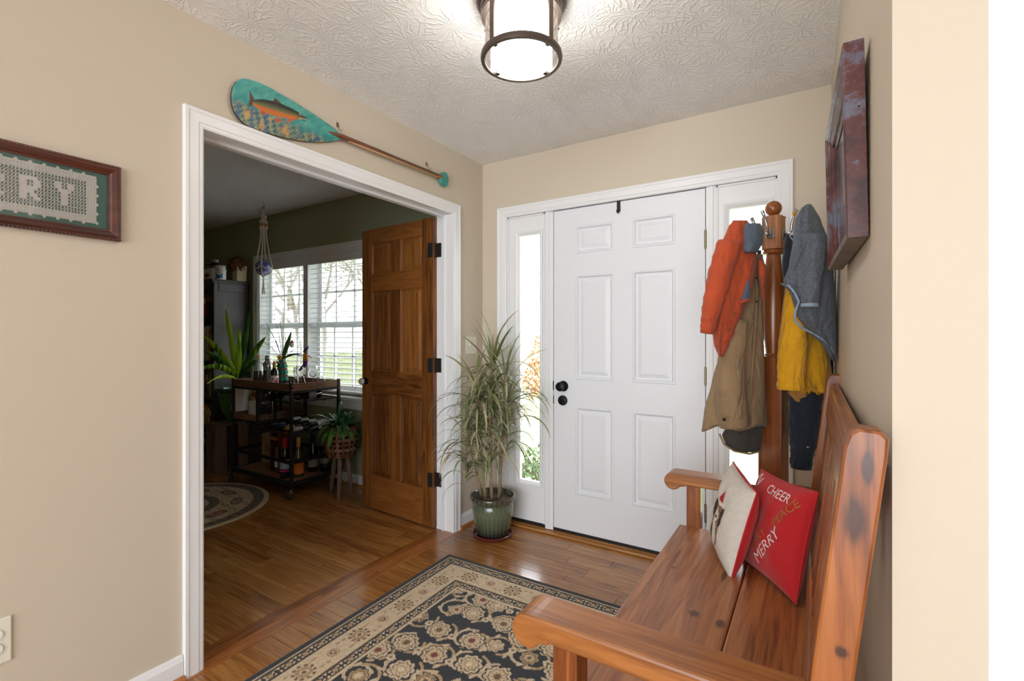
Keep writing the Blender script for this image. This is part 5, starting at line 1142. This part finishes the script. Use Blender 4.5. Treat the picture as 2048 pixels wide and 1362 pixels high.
# lying bottles
LBL = [plain('label_white', L(226, 226, 220), .7), plain('label_grey', L(150, 152, 150), .7), plain('label_orange', L(206, 116, 44), .7), plain('label_blue', L(170, 190, 226), .7), plain('label_pink', L(214, 60, 120), .6)]
FC = {n: plain('foil_'+n, L(*c), .35, .2) for n, c in dict(black=(22, 22, 24), gold=(190, 150, 66), red=(176, 24, 40), navy=(28, 38, 66), cork=(206, 160, 96), green=(40, 60, 40), silver=(180, 180, 184)).items()}
wr = (ax1-xm-.022)/4
for i, (nm, lb, gl) in enumerate((('navy', 'black', BLK), ('black', 'white', DGL), ('silver', 'grey', BLK))):
    x = xm+.011+wr*(i+.5)+.03*(i > 5); b = bottle('wine', 'dark wine bottle with %s cap lying on the upper rack of the bar cart' % nm, (x, ay1-.06, .742-.020+.0028+.0378+.004), gl, LBL[1 if lb == 'grey' else 0], (.05, .12), FC[nm], rot=(PI/2, 0, 0), group='wine bottles lying on the cart racks')
for i, (nm, gl) in enumerate((('black', DGL), ('navy', BLK), ('gold', DGL), ('silver', BLK))):
    x = xm+.011+wr*(i+.5); bottle('wine', 'dark wine bottle with %s cap lying on the lower rack of the bar cart' % nm, (x, ay1-.05, .497-.020+.0028+.0378+.004), gl, LBL[0], (.05, .12), FC[nm], rot=(PI/2, 0, 0), group='wine bottles lying on the cart racks')
# standing bottles on the bottom shelf
bz = .1325
def at(px, y): return (hit(px, 950, 1, y).x, y, bz)
bottle('wine', 'wine bottle with red cap and pale blue label on the bottom shelf of the cart', (-1.592, -.462, bz), BLK, LBL[3], (.075, .15), FC['red'], .225, band=(LBL[4], .055, .068))
bottle('burg', 'olive wine bottle with gold cap and orange label on the bottom shelf of the cart', (-1.53, -.385, bz), OGL, LBL[2], (.03, .12), FC['gold'], .215)
bottle('wine', 'dark wine bottle with brown cap standing behind the gold capped bottle', (-1.66, -.30, bz), DGL, LBL[1], (.06, .13), plain('foil_brown', L(96, 70, 56), .4), .235)
bottle('burg', 'dark sloping wine bottle with grey label on the bottom shelf of the cart', (-1.575, -.22, bz), BLK, LBL[1], (.04, .12), FC['black'], .225)
bottle('port', 'squat black port bottle with white neck label on the bottom shelf', (-1.495, -.165, bz), BLK, LBL[1], (.07, .11), FC['black'], .215)
x, y = hit(561, 950, 1, -.36).x, -.36; MAH = wood('gift_box_wood', L(66, 28, 18), L(104, 48, 30), L(124, 62, 40), 'Z', 1, .4); r = thing('wine_gift_box', 'open mahogany wine box holding a bottle on the bottom shelf of the cart', 'wine box', (x, y, bz))
obj('box_side', boxes([(x-.060, x-.050, y-.055, y+.055, bz, bz+.33)]), MAH, r, bevel=.001); obj('box_side', boxes([(x+.050, x+.060, y-.055, y+.055, bz, bz+.33)]), MAH, r, bevel=.001); obj('box_back', boxes([(x-.05, x+.05, y+.047, y+.055, bz, bz+.33)]), MAH, r); obj('box_end', boxes([(x-.05, x+.05, y-.055, y+.047, bz+.32, bz+.33)]), MAH, r); obj('box_end', boxes([(x-.05, x+.05, y-.055, y+.047, bz, bz+.008)]), MAH, r)
obj('cross_slat', boxes([(x-.05, x+.05, y-.055, y-.045, bz+.262, bz+.286)]), plain('slat_orange', L(190, 108, 50), .5), r)
bottle('spirit', 'clear spirit bottle with cream label inside the mahogany wine box', (x, y-.004, bz+.0085), tglass('smoky_bottle', (96, 92, 84)), LBL[0], (.03, .10), FC['cork'], .22)
x2, y2 = -2.11, -.25; r = thing('wooden_case', 'pale wooden case with a dark letter on its front on the bottom shelf', 'wooden box', (x2, y2, bz)); PALEW = wood('pale_case_wood', L(150, 116, 84), L(182, 146, 110), L(198, 166, 128), 'Z', 1, .6)
obj('case_body', boxes([(x2-.10, x2+.17, y2-.035, y2+.035, bz, bz+.255)]), PALEW, r, bevel=.002); obj('case_front', boxes([(x2-.095, x2+.165, y2-.041, y2-.035, bz+.004, bz+.25)]), PALEW, r, bevel=.001)
xo = x2-.02; obj('letter_ring', MB().lathe([(.016, -.0008), (.021, -.0008), (.021, .0008), (.016, .0008), (.016, -.0008)], (xo, y2-.0418, bz+.14), 24, Matrix.Rotation(PI/2, 4, 'X') @ Matrix.Diagonal((.85, 1.1, 1, 1)), cap=False), plain('burnt_mark', L(70, 44, 30), .8), r)
# middle tray
mz = .5575
def am(px, y): return (hit(px, 830, 1, y).x, y, mz)
r = bottle('spirit', 'amber liquor bottle with large white label on the middle tray of the cart', am(508, -.42), tglass('whiskey_bottle', (150, 100, 44)), LBL[0], (.012, .15), FC['cork'], .215)
bottle('wine', 'brown bottle with black and white label at the back of the middle tray', am(532, -.30), AMB, plain('label_dark', L(44, 42, 42), .6), (.03, .10), None, band=(LBL[0], .104, .116))
bottle('port', 'stout dark bottle with black cap at the back of the middle tray', am(545, -.37), BLK, None, cap=FC['black'], capz=.21)
x, y, _ = am(528, -.44); r = thing('bottle_opener', 'silver and black corkscrew lying on the middle tray of the cart', 'corkscrew', (x, y, mz)); obj('lever', MB().tube([(x-.05, y+.01, mz+.012), (x, y, mz+.014), (x+.045, y-.012, mz+.022), (x+.07, y-.018, mz+.024)], [.008, .010, .009, .006], 10), STEEL, r, smooth=True); obj('ring_handle', MB().tube([(x-.055+.028*math.cos(a), y+.012, mz+.034+.028*math.sin(a)) for a in np.linspace(.3, 5.6, 16)], .006, 8), BLACKM, r, smooth=True)
# top tray
tz = .8305
r = bottle('spirit', 'clear glass bottle half full of dark spirit on the top tray', on_tray(517, -.42, tz), thin_glass('clear_bottle_glass', (.95, .96, .96), .3), None, cap=FC['cork'], capz=.235); obj('dark_liquid', MB().lathe([(.0001, .004), (.0405, .004), (.041, .10), (.041, .130), (.0001, .130)], (0, 0, 0), 24), tglass('dark_rum', (34, 20, 16)), r, auto=40)
x, y, z = on_tray(536, -.33, tz); r = thing('cocktail_shaker', 'brushed steel cocktail shaker on the top tray of the cart', 'shaker', (x, y, z)); obj('cup', MB().lathe([(.0001, 0), (.031, 0), (.034, .06), (.043, .155), (.0435, .160)], (x, y, z), 32), STEEL, r, auto=40); obj('strainer_top', MB().lathe([(.0435, .158), (.043, .168), (.040, .185), (.025, .205), (.022, .215)], (x, y, z), 32, cap=False), STEEL, r, smooth=True); obj('cap', MB().lathe([(.022, .213), (.024, .216), (.024, .245), (.018, .256), (.0001, .258)], (x, y, z), 32), STEEL, r, auto=40)
XL = painted('festive_label', .6, .05, 100)
r = bottle('wine', 'small wine bottle with a bright festive label on the top tray', on_tray(549, -.462, tz), DGL, None, cap=FC['gold'], capz=.235); r.scale = (.78, .78, .70); mb = MB().grid(lambda a, b: (.0383*math.cos(a*2*PI), .0383*math.sin(a*2*PI), .02+.13*b), 49, 18); rs = np.random.RandomState(4); pc = [L(226, 222, 220), L(190, 40, 44), L(224, 222, 226), L(226, 150, 60), L(90, 80, 150), L(222, 220, 220)]
sd_ = [(rs.rand()*48, rs.rand()*17, rs.randint(6)) for _ in range(60)]; mb.c = np.array([pc[min(sd_, key=lambda s: (s[0]-i)**2+(s[1]-j)**2)[2]] for j in range(18) for i in range(49)]); obj('paper_label', mb, XL, r, smooth=True)
x, y, z = on_tray(564, -.36, tz); r = thing('bottle_sweater', 'bottle dressed in a green felt Christmas tree cover with orange star', 'bottle cover', (x, y, z)); FG = cloth('green_felt', (20, 112, 92), .5, 300); FR = cloth('red_rick_rack', (176, 26, 40)); obj('bottle_base', MB().lathe([(.0001, 0), (.034, 0), (.035, .003), (.035, .09), (.0001, .09)], (x, y, z), 24), BLK, r, auto=40)
for i, (z0, z1, r0, r1) in enumerate(((.055, .125, .050, .036), (.11, .180, .046, .031), (.165, .232, .042, .020))):
    t_ = obj('felt_tier', MB().grid(lambda a, b: (x+(r0+(r1-r0)*b+.004*(1-b)*math.sin(a*2*PI*7+i))*math.cos(a*2*PI), y+(r0+(r1-r0)*b+.004*(1-b)*math.sin(a*2*PI*7+i))*math.sin(a*2*PI), z+z0+(z1-z0)*b), 57, 8), FG, r, smooth=True)
    obj('trim_band', MB().tube([(x+(r0*.42+r1*.62)*math.cos(a), y+(r0*.42+r1*.62)*math.sin(a), z+z0*.45+z1*.55+.003*math.sin(a*14)) for a in np.linspace(0, 2*PI, 60)], .004, 6), FR, t_)
sp_ = []
for k in range(10): a = PI/2+k*PI/5; R_ = .030 if k % 2 == 0 else .013; sp_.append((R_*math.cos(a), R_*math.sin(a)))
MS = Matrix.Translation((x, y-.022, z+.245)) @ Matrix.Rotation(-YAW*.8, 4, 'Z'); obj('felt_star', MB().prism(sp_, lambda u, v: MS @ Vector((u, -.003, v)), lambda u, v: MS @ Vector((u, .003, v))), cloth('orange_felt', (226, 150, 40)), r)
obj('pompom', MB().sphere((x-.034, y-.024, z+.205), .011, 10, 8), FR, r, smooth=True); obj('bauble', MB().sphere((x+.016, y-.040, z+.205), .008, 10, 8), plain('blue_bauble', L(30, 90, 190), .3), r, smooth=True); obj('bauble', MB().sphere((x-.006, y-.046, z+.135), .007, 10, 8), plain('gold_bauble', L(210, 170, 90), .3, .6), r, smooth=True)
WG = thin_glass('wine_glass', (.97, .98, .98), .35)
for i, (px, y, lb) in enumerate(((588, -.40, 'clear stemless glass beside the felt tree bottle'), (602, -.30, 'clear wine glass in the middle of the top tray'), (612, -.42, 'clear wine glass at the front corner of the top tray'), (626, -.20, 'clear wine glass near the window end of the top tray'), (642, -.16, 'small clear glass in the far corner of the top tray'))):
    x, y, z = on_tray(px, y, tz)
    if x > ax1-.045: x = ax1-.048
    r = thing('drinking_glass', lb, 'glass', (x, y, z), 'clear glasses on the top tray')
    if i in (0, 4): obj('bowl', MB().lathe([(.0001, .002), (.026, .002), (.036, .03), (.038, .06), (.031, .095)], (x, y, z), 24, cap=False), WG, r, smooth=True); obj('base', MB().lathe([(.0001, 0), (.025, 0), (.026, .003), (.0001, .004)], (x, y, z), 24), WG, r, smooth=True)
    else: obj('bowl', MB().lathe([(.003, .075), (.020, .085), (.036, .11), (.040, .14), (.034, .18)], (x, y, z), 24, cap=False), WG, r, smooth=True); obj('stem', MB().lathe([(.004, .004), (.0032, .04), (.004, .076)], (x, y, z), 10), WG, r, smooth=True); obj('foot', MB().lathe([(.0001, 0), (.033, 0), (.033, .002), (.004, .006)], (x, y, z), 24), WG, r, smooth=True)
x, y, z = on_tray(580, -.465, tz); r = thing('bottle_brush_tree', 'tiny dark green bottle brush tree on the top tray', 'ornament', (x, y, z)); m_ = MB()
for i in range(5): m_.lathe([(.022-.004*i, .012+i*.015), (.004, .034+i*.015)], (x, y, z), 14)
obj('bristles', m_, cloth('dark_green_bristle', (36, 74, 62)), r); obj('stand', MB().lathe([(.010, 0), (.010, .006), (.003, .008), (.003, .016)], (x, y, z), 12), CARTW, r)
x, y, z = on_tray(566, -.20, tz); r = thing('twig_vase', 'slim dark vase holding bare branches on the top tray', 'vase', (x, y, z)); obj('vase_body', MB().lathe([(.0001, 0), (.030, 0), (.036, .05), (.034, .12), (.020, .19), (.024, .225), (.020, .226)], (x, y, z), 24), plain('dark_vase', L(62, 52, 50), .3), r, smooth=True); TW = plain('twig_bark', L(74, 56, 52), .9)
for tx, ty, dd in ((529, 640, .02), (537, 655, .06), (558, 625, .0), (566, 628, .05), (548, 632, .1), (518, 678, -.05), (600, 690, -.02), (584, 672, -.10)):
    b = Vector((x, y, z+.20)); d_ = (b-OV).dot(DV); tp = G(tx, ty, d_+dd)
    if tp.y > -.045: tp.y = -.045
    mdl = b.lerp(tp, .5)+Vector((.012, 0, .02)); br_ = obj('branch', MB().tube([b-Vector((0, 0, .1)), b, mdl, tp], [.0028, .0028, .0022, .001], 6), TW, r, smooth=True)
    for f in (.4, .65): p_ = b.lerp(tp, f)+Vector((.008, 0, .014)); obj('twig', MB().tube([p_, p_+Vector((random.uniform(-.05, .05), random.uniform(-.02, .0), .05))], [.0014, .0006], 5), TW, br_)
blade(r, Vector((x+.005, y-.01, z+.22)), G(583, 662, (Vector((x, y, z))-OV).dot(DV)-.05), .020, (.0, 0, .0), VD); blade(r, Vector((x, y-.01, z+.22)), G(603, 708, (Vector((x, y, z))-OV).dot(DV)-.08), .010, (.0, 0, .03), VD)
x, y, z = on_tray(612, -.33, tz); r = thing('doll_ornament', 'little purple and orange felt ornament with pointed hat on a glass', 'ornament', (x, y, z+.19)); PUR = cloth('purple_felt', (92, 46, 140)); d_ = (Vector((x, y, z))-OV).dot(DV)
g_ = lambda px, py: G(px, py, d_-.03)
obj('body', MB().tube([g_(611, 708), g_(611, 722)], [.017, .020], 12), cloth('orange_felt', (226, 150, 40)), r, smooth=True); obj('skirt', MB().tube([g_(611, 721), g_(610, 730), g_(603, 737), g_(598, 741)], [.019, .017, .012, .007], 10), PUR, r, smooth=True)
obj('arm', MB().tube([g_(606, 711), g_(594, 711)], [.004, .003], 6), PUR, r); obj('arm', MB().tube([g_(616, 711), g_(623, 716)], [.004, .003], 6), PUR, r); obj('head', MB().sphere(g_(610, 702), .014, 12, 8), cloth('grey_felt', (70, 66, 66)), r, smooth=True); obj('hat', MB().tube([g_(611, 699), g_(614, 697), g_(618, 692)], [.014, .009, .001], 10), PUR, r, smooth=True); obj('rod', MB().tube([g_(603, 737), Vector((x, y, z+.02))], .0018, 6), STEEL, r)
bx_ = tp-Vector((0, 0, .075)); r2 = thing('bauble_ornament', 'small white and green ball ornament with red cap above the glasses', 'ornament', bx_); obj('ball', MB().sphere(bx_, .020, 14, 10, (1, 1, 1.25)), plain('frosted_green', L(206, 220, 200), .4, var=.2, vscale=40), r2, smooth=True); obj('red_cap', MB().lathe([(.017, .014), (.015, .022), (.006, .036), (.0001, .040)], bx_, 14), FR, r2, smooth=True); obj('brim', MB().lathe([(.016, .010), (.021, .013), (.016, .018)], bx_, 14, cap=False), PAPW, r2, smooth=True); obj('hanging_thread', MB().tube([bx_+Vector((0, 0, .038)), bx_+Vector((0, 0, .0765))], .001, 5), TW, r2)
r = thing('tray_cloth', 'pale folded cloth lying at the front of the top tray', 'cloth', on_tray(566, -.46, tz)); x, y, z = r.location
obj('fold', MB().grid(lambda a, b: (x-.08+.16*a, y-.028+.056*b, z+.004+.006*math.sin(a*9)*math.sin(b*5)), 18, 8), cloth('mint_cloth', (206, 226, 220)), r, smooth=True, solid=.004)
# towel hung over the cart's left end
def towel():
    x, y = ax0-.020, -.42; r = thing('tea_towel', 'white tea towel with red stripes hanging at the end of the cart', 'towel', (x, y, .60)); TWL = plain('white_towel', L(232, 224, 220), .9, bump=.3, bscale=300)
    fn = lambda a, b: Vector((x-.014-.012*math.sin(a*9+b*2)*(.4+b), y-.075+.17*a+.03*b*(a-.5), .835-(.22+.05*math.sin(a*PI))*b)); obj('drape', MB().grid(fn, 30, 20), TWL, r, smooth=True, solid=.003)
    ST = plain('red_stripe', L(150, 40, 44), .9)
    for pts in (((.05, .55), (.35, .85), (.6, .6), (.9, .85)), ((.05, .70), (.35, .95), (.6, .75), (.9, .97)), ((.3, .60), (.75, .95))):
        pl = []
        for (a, b), (c, d) in zip(pts[:-1], pts[1:]):
            for t in np.linspace(0, 1, 6): q = fn(a+(c-a)*t, b+(d-b)*t); q.x -= .003; pl.append(q)
        obj('stripe', MB().tube(pl, .0025, 5), ST, r)
towel()

# ------------------------------------------------------------------ woven planter stool
def planter():
    c = Vector((-1.19, -.245, 0)); r = thing('planter_stool', 'woven splint basket planter on three wooden legs with a peace lily', 'planter', (c.x, c.y, 0)); LEG = wood('grey_stick_wood', L(84, 70, 60), L(122, 104, 90), L(146, 128, 112), 'Z', 1, .8); SPL = wood('splint', L(84, 52, 38), L(124, 84, 62), L(148, 106, 80), 'Z', 1, .7, 0, .5)
    for (lx, ly) in ((-1.292, -.262), (-1.122, -.318), (-1.178, -.150)):
        t = Vector((lx, ly, 0)); top = c.lerp(t, .55); top.z = .33; obj('leg', MB().tube([t, t.lerp(top, .5), top], [.017, .018, .017], 10), LEG, r, smooth=True)
    z0, z1 = .315, .548; rb = lambda z: .098+.034*min(1, (z-z0)/.12)
    obj('basket_base', MB().lathe([(.0001, z0), (.096, z0), (.096, z0+.010), (.0001, z0+.010)], (c.x, c.y, 0), 28), SPL, r)
    for k in range(18):
        a = 2*PI*(k+.5)/18; pts = []
        for i in range(13):
            z = z0+(z1-z0)*i/12; pts.append((a, z, rb(z)+(.0022 if (i//2+k) % 2 else -.0022)))
        mb = MB(); w = .0105; vs = []
        for (aa, z, R_) in pts:
            for s in (-1, 1): vs.append((c.x+R_*math.cos(aa)-s*w*math.sin(aa), c.y+R_*math.sin(aa)+s*w*math.cos(aa), z))
        mb.add(vs, [(2*i, 2*i+1, 2*i+3, 2*i+2) for i in range(12)]); obj('upright_splint', mb, SPL, r, solid=.002)
    for j in range(6):
        z = z0+.022+j*.039; mb = MB(); n = 72; vs = []; hh = .013 if j in (1, 2, 3) else .009
        for i in range(n):
            a = 2*PI*i/n; R_ = rb(z)+.0032*math.sin(a*9+PI*j)
            vs += [(c.x+R_*math.cos(a), c.y+R_*math.sin(a), z-hh), (c.x+R_*math.cos(a), c.y+R_*math.sin(a), z+hh)]
        mb.add(vs, [(2*i, 2*((i+1) % n), 2*((i+1) % n)+1, 2*i+1) for i in range(n)]); obj('hoop_splint', mb, SPL, r, solid=.002, smooth=True)
    obj('rim_hoop', MB().lathe([(.130, z1-.016), (.138, z1-.016), (.139, z1+.004), (.130, z1+.004), (.130, z1-.016)], (c.x, c.y, 0), 40, cap=False), SPL, r, auto=40)
    obj('inner_pot', MB().lathe([(.0001, z0+.012), (.080, z0+.012), (.108, z1-.02), (.102, z1-.02), (.0001, z1-.03)], (c.x, c.y, 0), 28), plain('dark_liner', L(44, 36, 30), .7), r, auto=40)
    random.seed(12); vr = []
    for i in range(10): vr.append(leaf_mesh('leaf', random.uniform(.20, .30), random.uniform(.022, .034), random.uniform(1.2, 2.5), seg=9, fold=.2, m=LMG[i % 2], start=random.uniform(38, 74), tip=.8))
    ok = lambda p: p.y < -.03 and p.x > ax1+.02 and not (p.x > -.99 and p.y < -.25)
    k = t = 0
    while k < 64 and t < 2500:
        t += 1; a = random.uniform(0, 2*PI); rr = random.uniform(0, .05)
        if rot_place(random.choice(vr), 'leaf', r, c+Vector((rr*math.cos(a), rr*math.sin(a), z1-.03)), a+random.uniform(-.4, .4), random.uniform(-.5, .25), random.uniform(.8, 1.15), ok): k += 1
LMG = [leaf_mat('lily_leaf_a', L(40, 84, 34), L(88, 146, 56), .3, 60), leaf_mat('lily_leaf_b', L(36, 74, 46), L(66, 118, 66), .3, 60)]
planter()

# ------------------------------------------------------------------ macrame hanger with glass globe
def macrame():
    hx, hy = -2.156, -.303; ROPE = plain('cotton_rope', L(226, 220, 206), .95, bump=.8, bscale=160); r = thing('macrame_hanger', 'white macrame hanger on a ceiling hook in the green room', 'plant hanger', (hx, hy, 1.60))
    obj('ceiling_hook', MB().tube([(hx, hy, H), (hx, hy, 2.425), (hx+.014, hy, 2.412), (hx+.012, hy, 2.396), (hx-.002, hy, 2.392), (hx-.010, hy, 2.400)], .0025, 8), STEEL, r, smooth=True)
    obj('ring', MB().tube([(hx+.014*math.cos(a), hy, 2.382+.014*math.sin(a)) for a in np.linspace(0, 2*PI, 20)], .0028, 6), STEEL, r, smooth=True)
    gz, gr = 1.858, .066
    for k in range(4):
        a = PI/4+k*PI/2; dx, dy = math.cos(a), math.sin(a); path = []; rad = []
        for i in range(46):
            t = i/45; z = 2.368-t*(2.368-gz-.01); sp = .004+.018*min(1, t*4) if t < .45 else .022+.046*((t-.45)/.55)**1.2
            kn = .0105+.005*math.sin(i*1.4) if t < .40 else .0060
            path.append((hx+dx*sp, hy+dy*sp, z)); rad.append(kn)
        obj('rope', MB().tube(path, rad, 8), ROPE, r, smooth=True)
        z = 2.235; obj('bead', MB().sphere((hx+dx*.022, hy+dy*.022, z), .015, 12, 8), plain('wooden_bead', L(196, 156, 106), .5), r, smooth=True)
        obj('net_cord', MB().tube([(hx+dx*gr*1.06*math.cos(b), hy+dy*gr*1.06*math.cos(b), gz+gr*1.06*math.sin(b)) for b in np.linspace(.25, -PI/2, 14)], .004, 6), ROPE, r, smooth=True)
        a2 = a+PI/4; obj('net_cord', MB().tube([(hx+math.cos(a+PI/2*t)*gr*1.05, hy+math.sin(a+PI/2*t)*gr*1.05, gz+.012-.03*math.sin(PI*t)) for t in np.linspace(0, 1, 10)], .0035, 6), ROPE, r, smooth=True)
    obj('knot', MB().sphere((hx, hy, gz-gr-.010), .013, 10, 8, (1, 1, 1.3)), ROPE, r, smooth=True)
    for k in range(5): obj('tassel', MB().tube([(hx, hy, gz-gr-.012), (hx+.006*math.cos(k*1.3), hy+.006*math.sin(k*1.3), gz-gr-.09), (hx+.014*math.cos(k*1.3), hy+.014*math.sin(k*1.3), gz-gr-.17)], .003, 5), ROPE, r, smooth=True)
    q = N('crackled_glass'); tc = q.n('ShaderNodeTexCoord'); v = q.n('ShaderNodeTexVoronoi', Scale=26.0); q.l(tc.outputs['Object'], v.inputs['Vector']); q.l(q.ramp(v.outputs['Distance'], [(.0, L(206, 206, 240)), (.4, L(136, 138, 206)), (.8, L(84, 92, 176))]), q.b.inputs['Base Color']); q.b.inputs['Roughness'].default_value = .08; q.b.inputs['Coat Weight'].default_value = .6
    g = thing('glass_globe', 'blue violet glass globe held in the macrame hanger', 'glass ball', (hx, hy, gz-gr)); obj('globe', MB().sphere((hx, hy, gz), gr, 28, 18), q.m, g, smooth=True); obj('neck', MB().lathe([(.012, gr-.004), (.014, gr+.004), (.012, gr+.010), (.0001, gr+.010)], (hx, hy, gz), 16), q.m, g, auto=40)
macrame()

# ================================================================== OUTSIDE
GR = plain('winter_lawn', L(150, 158, 108), .95, var=.25, vscale=3); lawn = obj('lawn', MB().grid(lambda a, b: (-30+60*a, .16+45*b, -.35+.02*math.sin(a*40)*math.sin(b*30)+b*.8), 60, 60), GR); tag(lawn, 'pale winter lawn outside the windows', 'lawn', kind='stuff')
random.seed(33)
def shrub(label, c, rx, rz, leafc, n, s0, cat='shrub'):
    r = thing('shrub', label, cat, c); mb = MB(); C_ = Vector(c)
    for i in range(n):
        v = Vector((random.gauss(0, 1), random.gauss(0, 1), abs(random.gauss(0, 1)))).normalized()*random.uniform(.35, 1)**.5; p = C_+Vector((v.x*rx, v.y*rx, v.z*rz)); t = Vector((random.gauss(0, 1), random.gauss(0, 1), random.gauss(0, 1))).normalized(); u = t.orthogonal().normalized(); s = s0*random.uniform(.6, 1.3)
        mb.add([p-t*s, p+u*s*.5, p+t*s, p-u*s*.5], [(0, 1, 2, 3)])
    f = obj('foliage', mb, plain('leaf_'+label.split()[0]+'_'+cat, L(*leafc), .8, var=.3, vscale=4), r); f['kind'] = 'stuff'; st = MB()
    for i in range(9): a = i*.7; st.tube([C_, C_+Vector((rx*.3*math.cos(a), rx*.3*math.sin(a), rz*.5)), C_+Vector((rx*.75*math.cos(a), rx*.75*math.sin(a), rz*.9))], [.02, .012, .004], 5)
    s_ = obj('stems', st, plain('bark', L(104, 92, 82), .9), r); s_['kind'] = 'stuff'
shrub('grey green clipped shrub just outside the sidelight window', (-.25, 1.35, -.34), .45, .55, (96, 118, 84), 900, .03)
shrub('rust brown leafy bush out on the lawn beyond the sidelight', (-3.2, 7.6, -.22), .9, 1.9, (170, 116, 82), 1500, .055)
shrub('green low shrub below the double window outside', (-3.6, 1.6, -.34), .8, .9, (104, 120, 84), 900, .04)
def tree(label, c, h, n, leaf=None):
    r = thing('tree', label, 'tree', c); C_ = Vector(c); mb = MB(); tips = []
    def grow(p, d, ln, rad, lev):
        q = p+d*ln*.5+Vector((random.gauss(0, .04), random.gauss(0, .04), 0))*ln; e = p+d*ln; mb.tube([p, q, e], [rad, rad*.8, rad*.6], 5 if lev < 3 else 3, cap=False)
        if lev >= 5: tips.append(e); return
        for k in range(3 if lev else 4):
            nd = (d+Vector((random.gauss(0, .55), random.gauss(0, .55), random.gauss(.12, .3)))).normalized(); grow(p.lerp(e, random.uniform(.55, 1)), nd, ln*random.uniform(.62, .82), rad*.56, lev+1)
    grow(C_, Vector((random.gauss(0, .05), random.gauss(0, .05), 1)).normalized(), h*.32, h*.011, 0); s_ = obj('branches', mb, plain('tree_bark', L(168, 158, 148), .95), r); s_['kind'] = 'stuff'
    if leaf:
        lm = MB()
        for t in tips*2:
            p = t+Vector((random.gauss(0, .2), random.gauss(0, .2), random.gauss(0, .2))); u = Vector((random.gauss(0, 1), random.gauss(0, 1), random.gauss(0, 1))).normalized(); v = u.orthogonal().normalized(); s = .09; lm.add([p-u*s, p+v*s*.6, p+u*s, p-v*s*.6], [(0, 1, 2, 3)])
        f = obj('foliage', lm, plain('tree_leaf_'+leaf[0], L(*leaf[1]), .9, var=.3, vscale=2), r); f['kind'] = 'stuff'
for lb, c, h, lf in (('bare grey tree nearest the double window outside', (-9.6, 5.0, -.2), 7, None), ('tree with thin olive leaves beyond the double window', (-11.6, 7.2, 0), 8, ('olive', (138, 142, 104))), ('tall bare tree with spreading crown far beyond the window', (-14.5, 6.6, 0), 9, None), ('tree with pale tan leaves far across the lawn', (-16, 10.5, .1), 10, ('tan', (176, 152, 122))), ('slender bare tree between the two leafy trees', (-14.8, 12.5, .1), 9, None), ('dark evergreen leafed tree at the lawn edge', (-21, 12, .2), 11, ('green', (94, 114, 88)))): tree(lb, c, h, 0, lf)
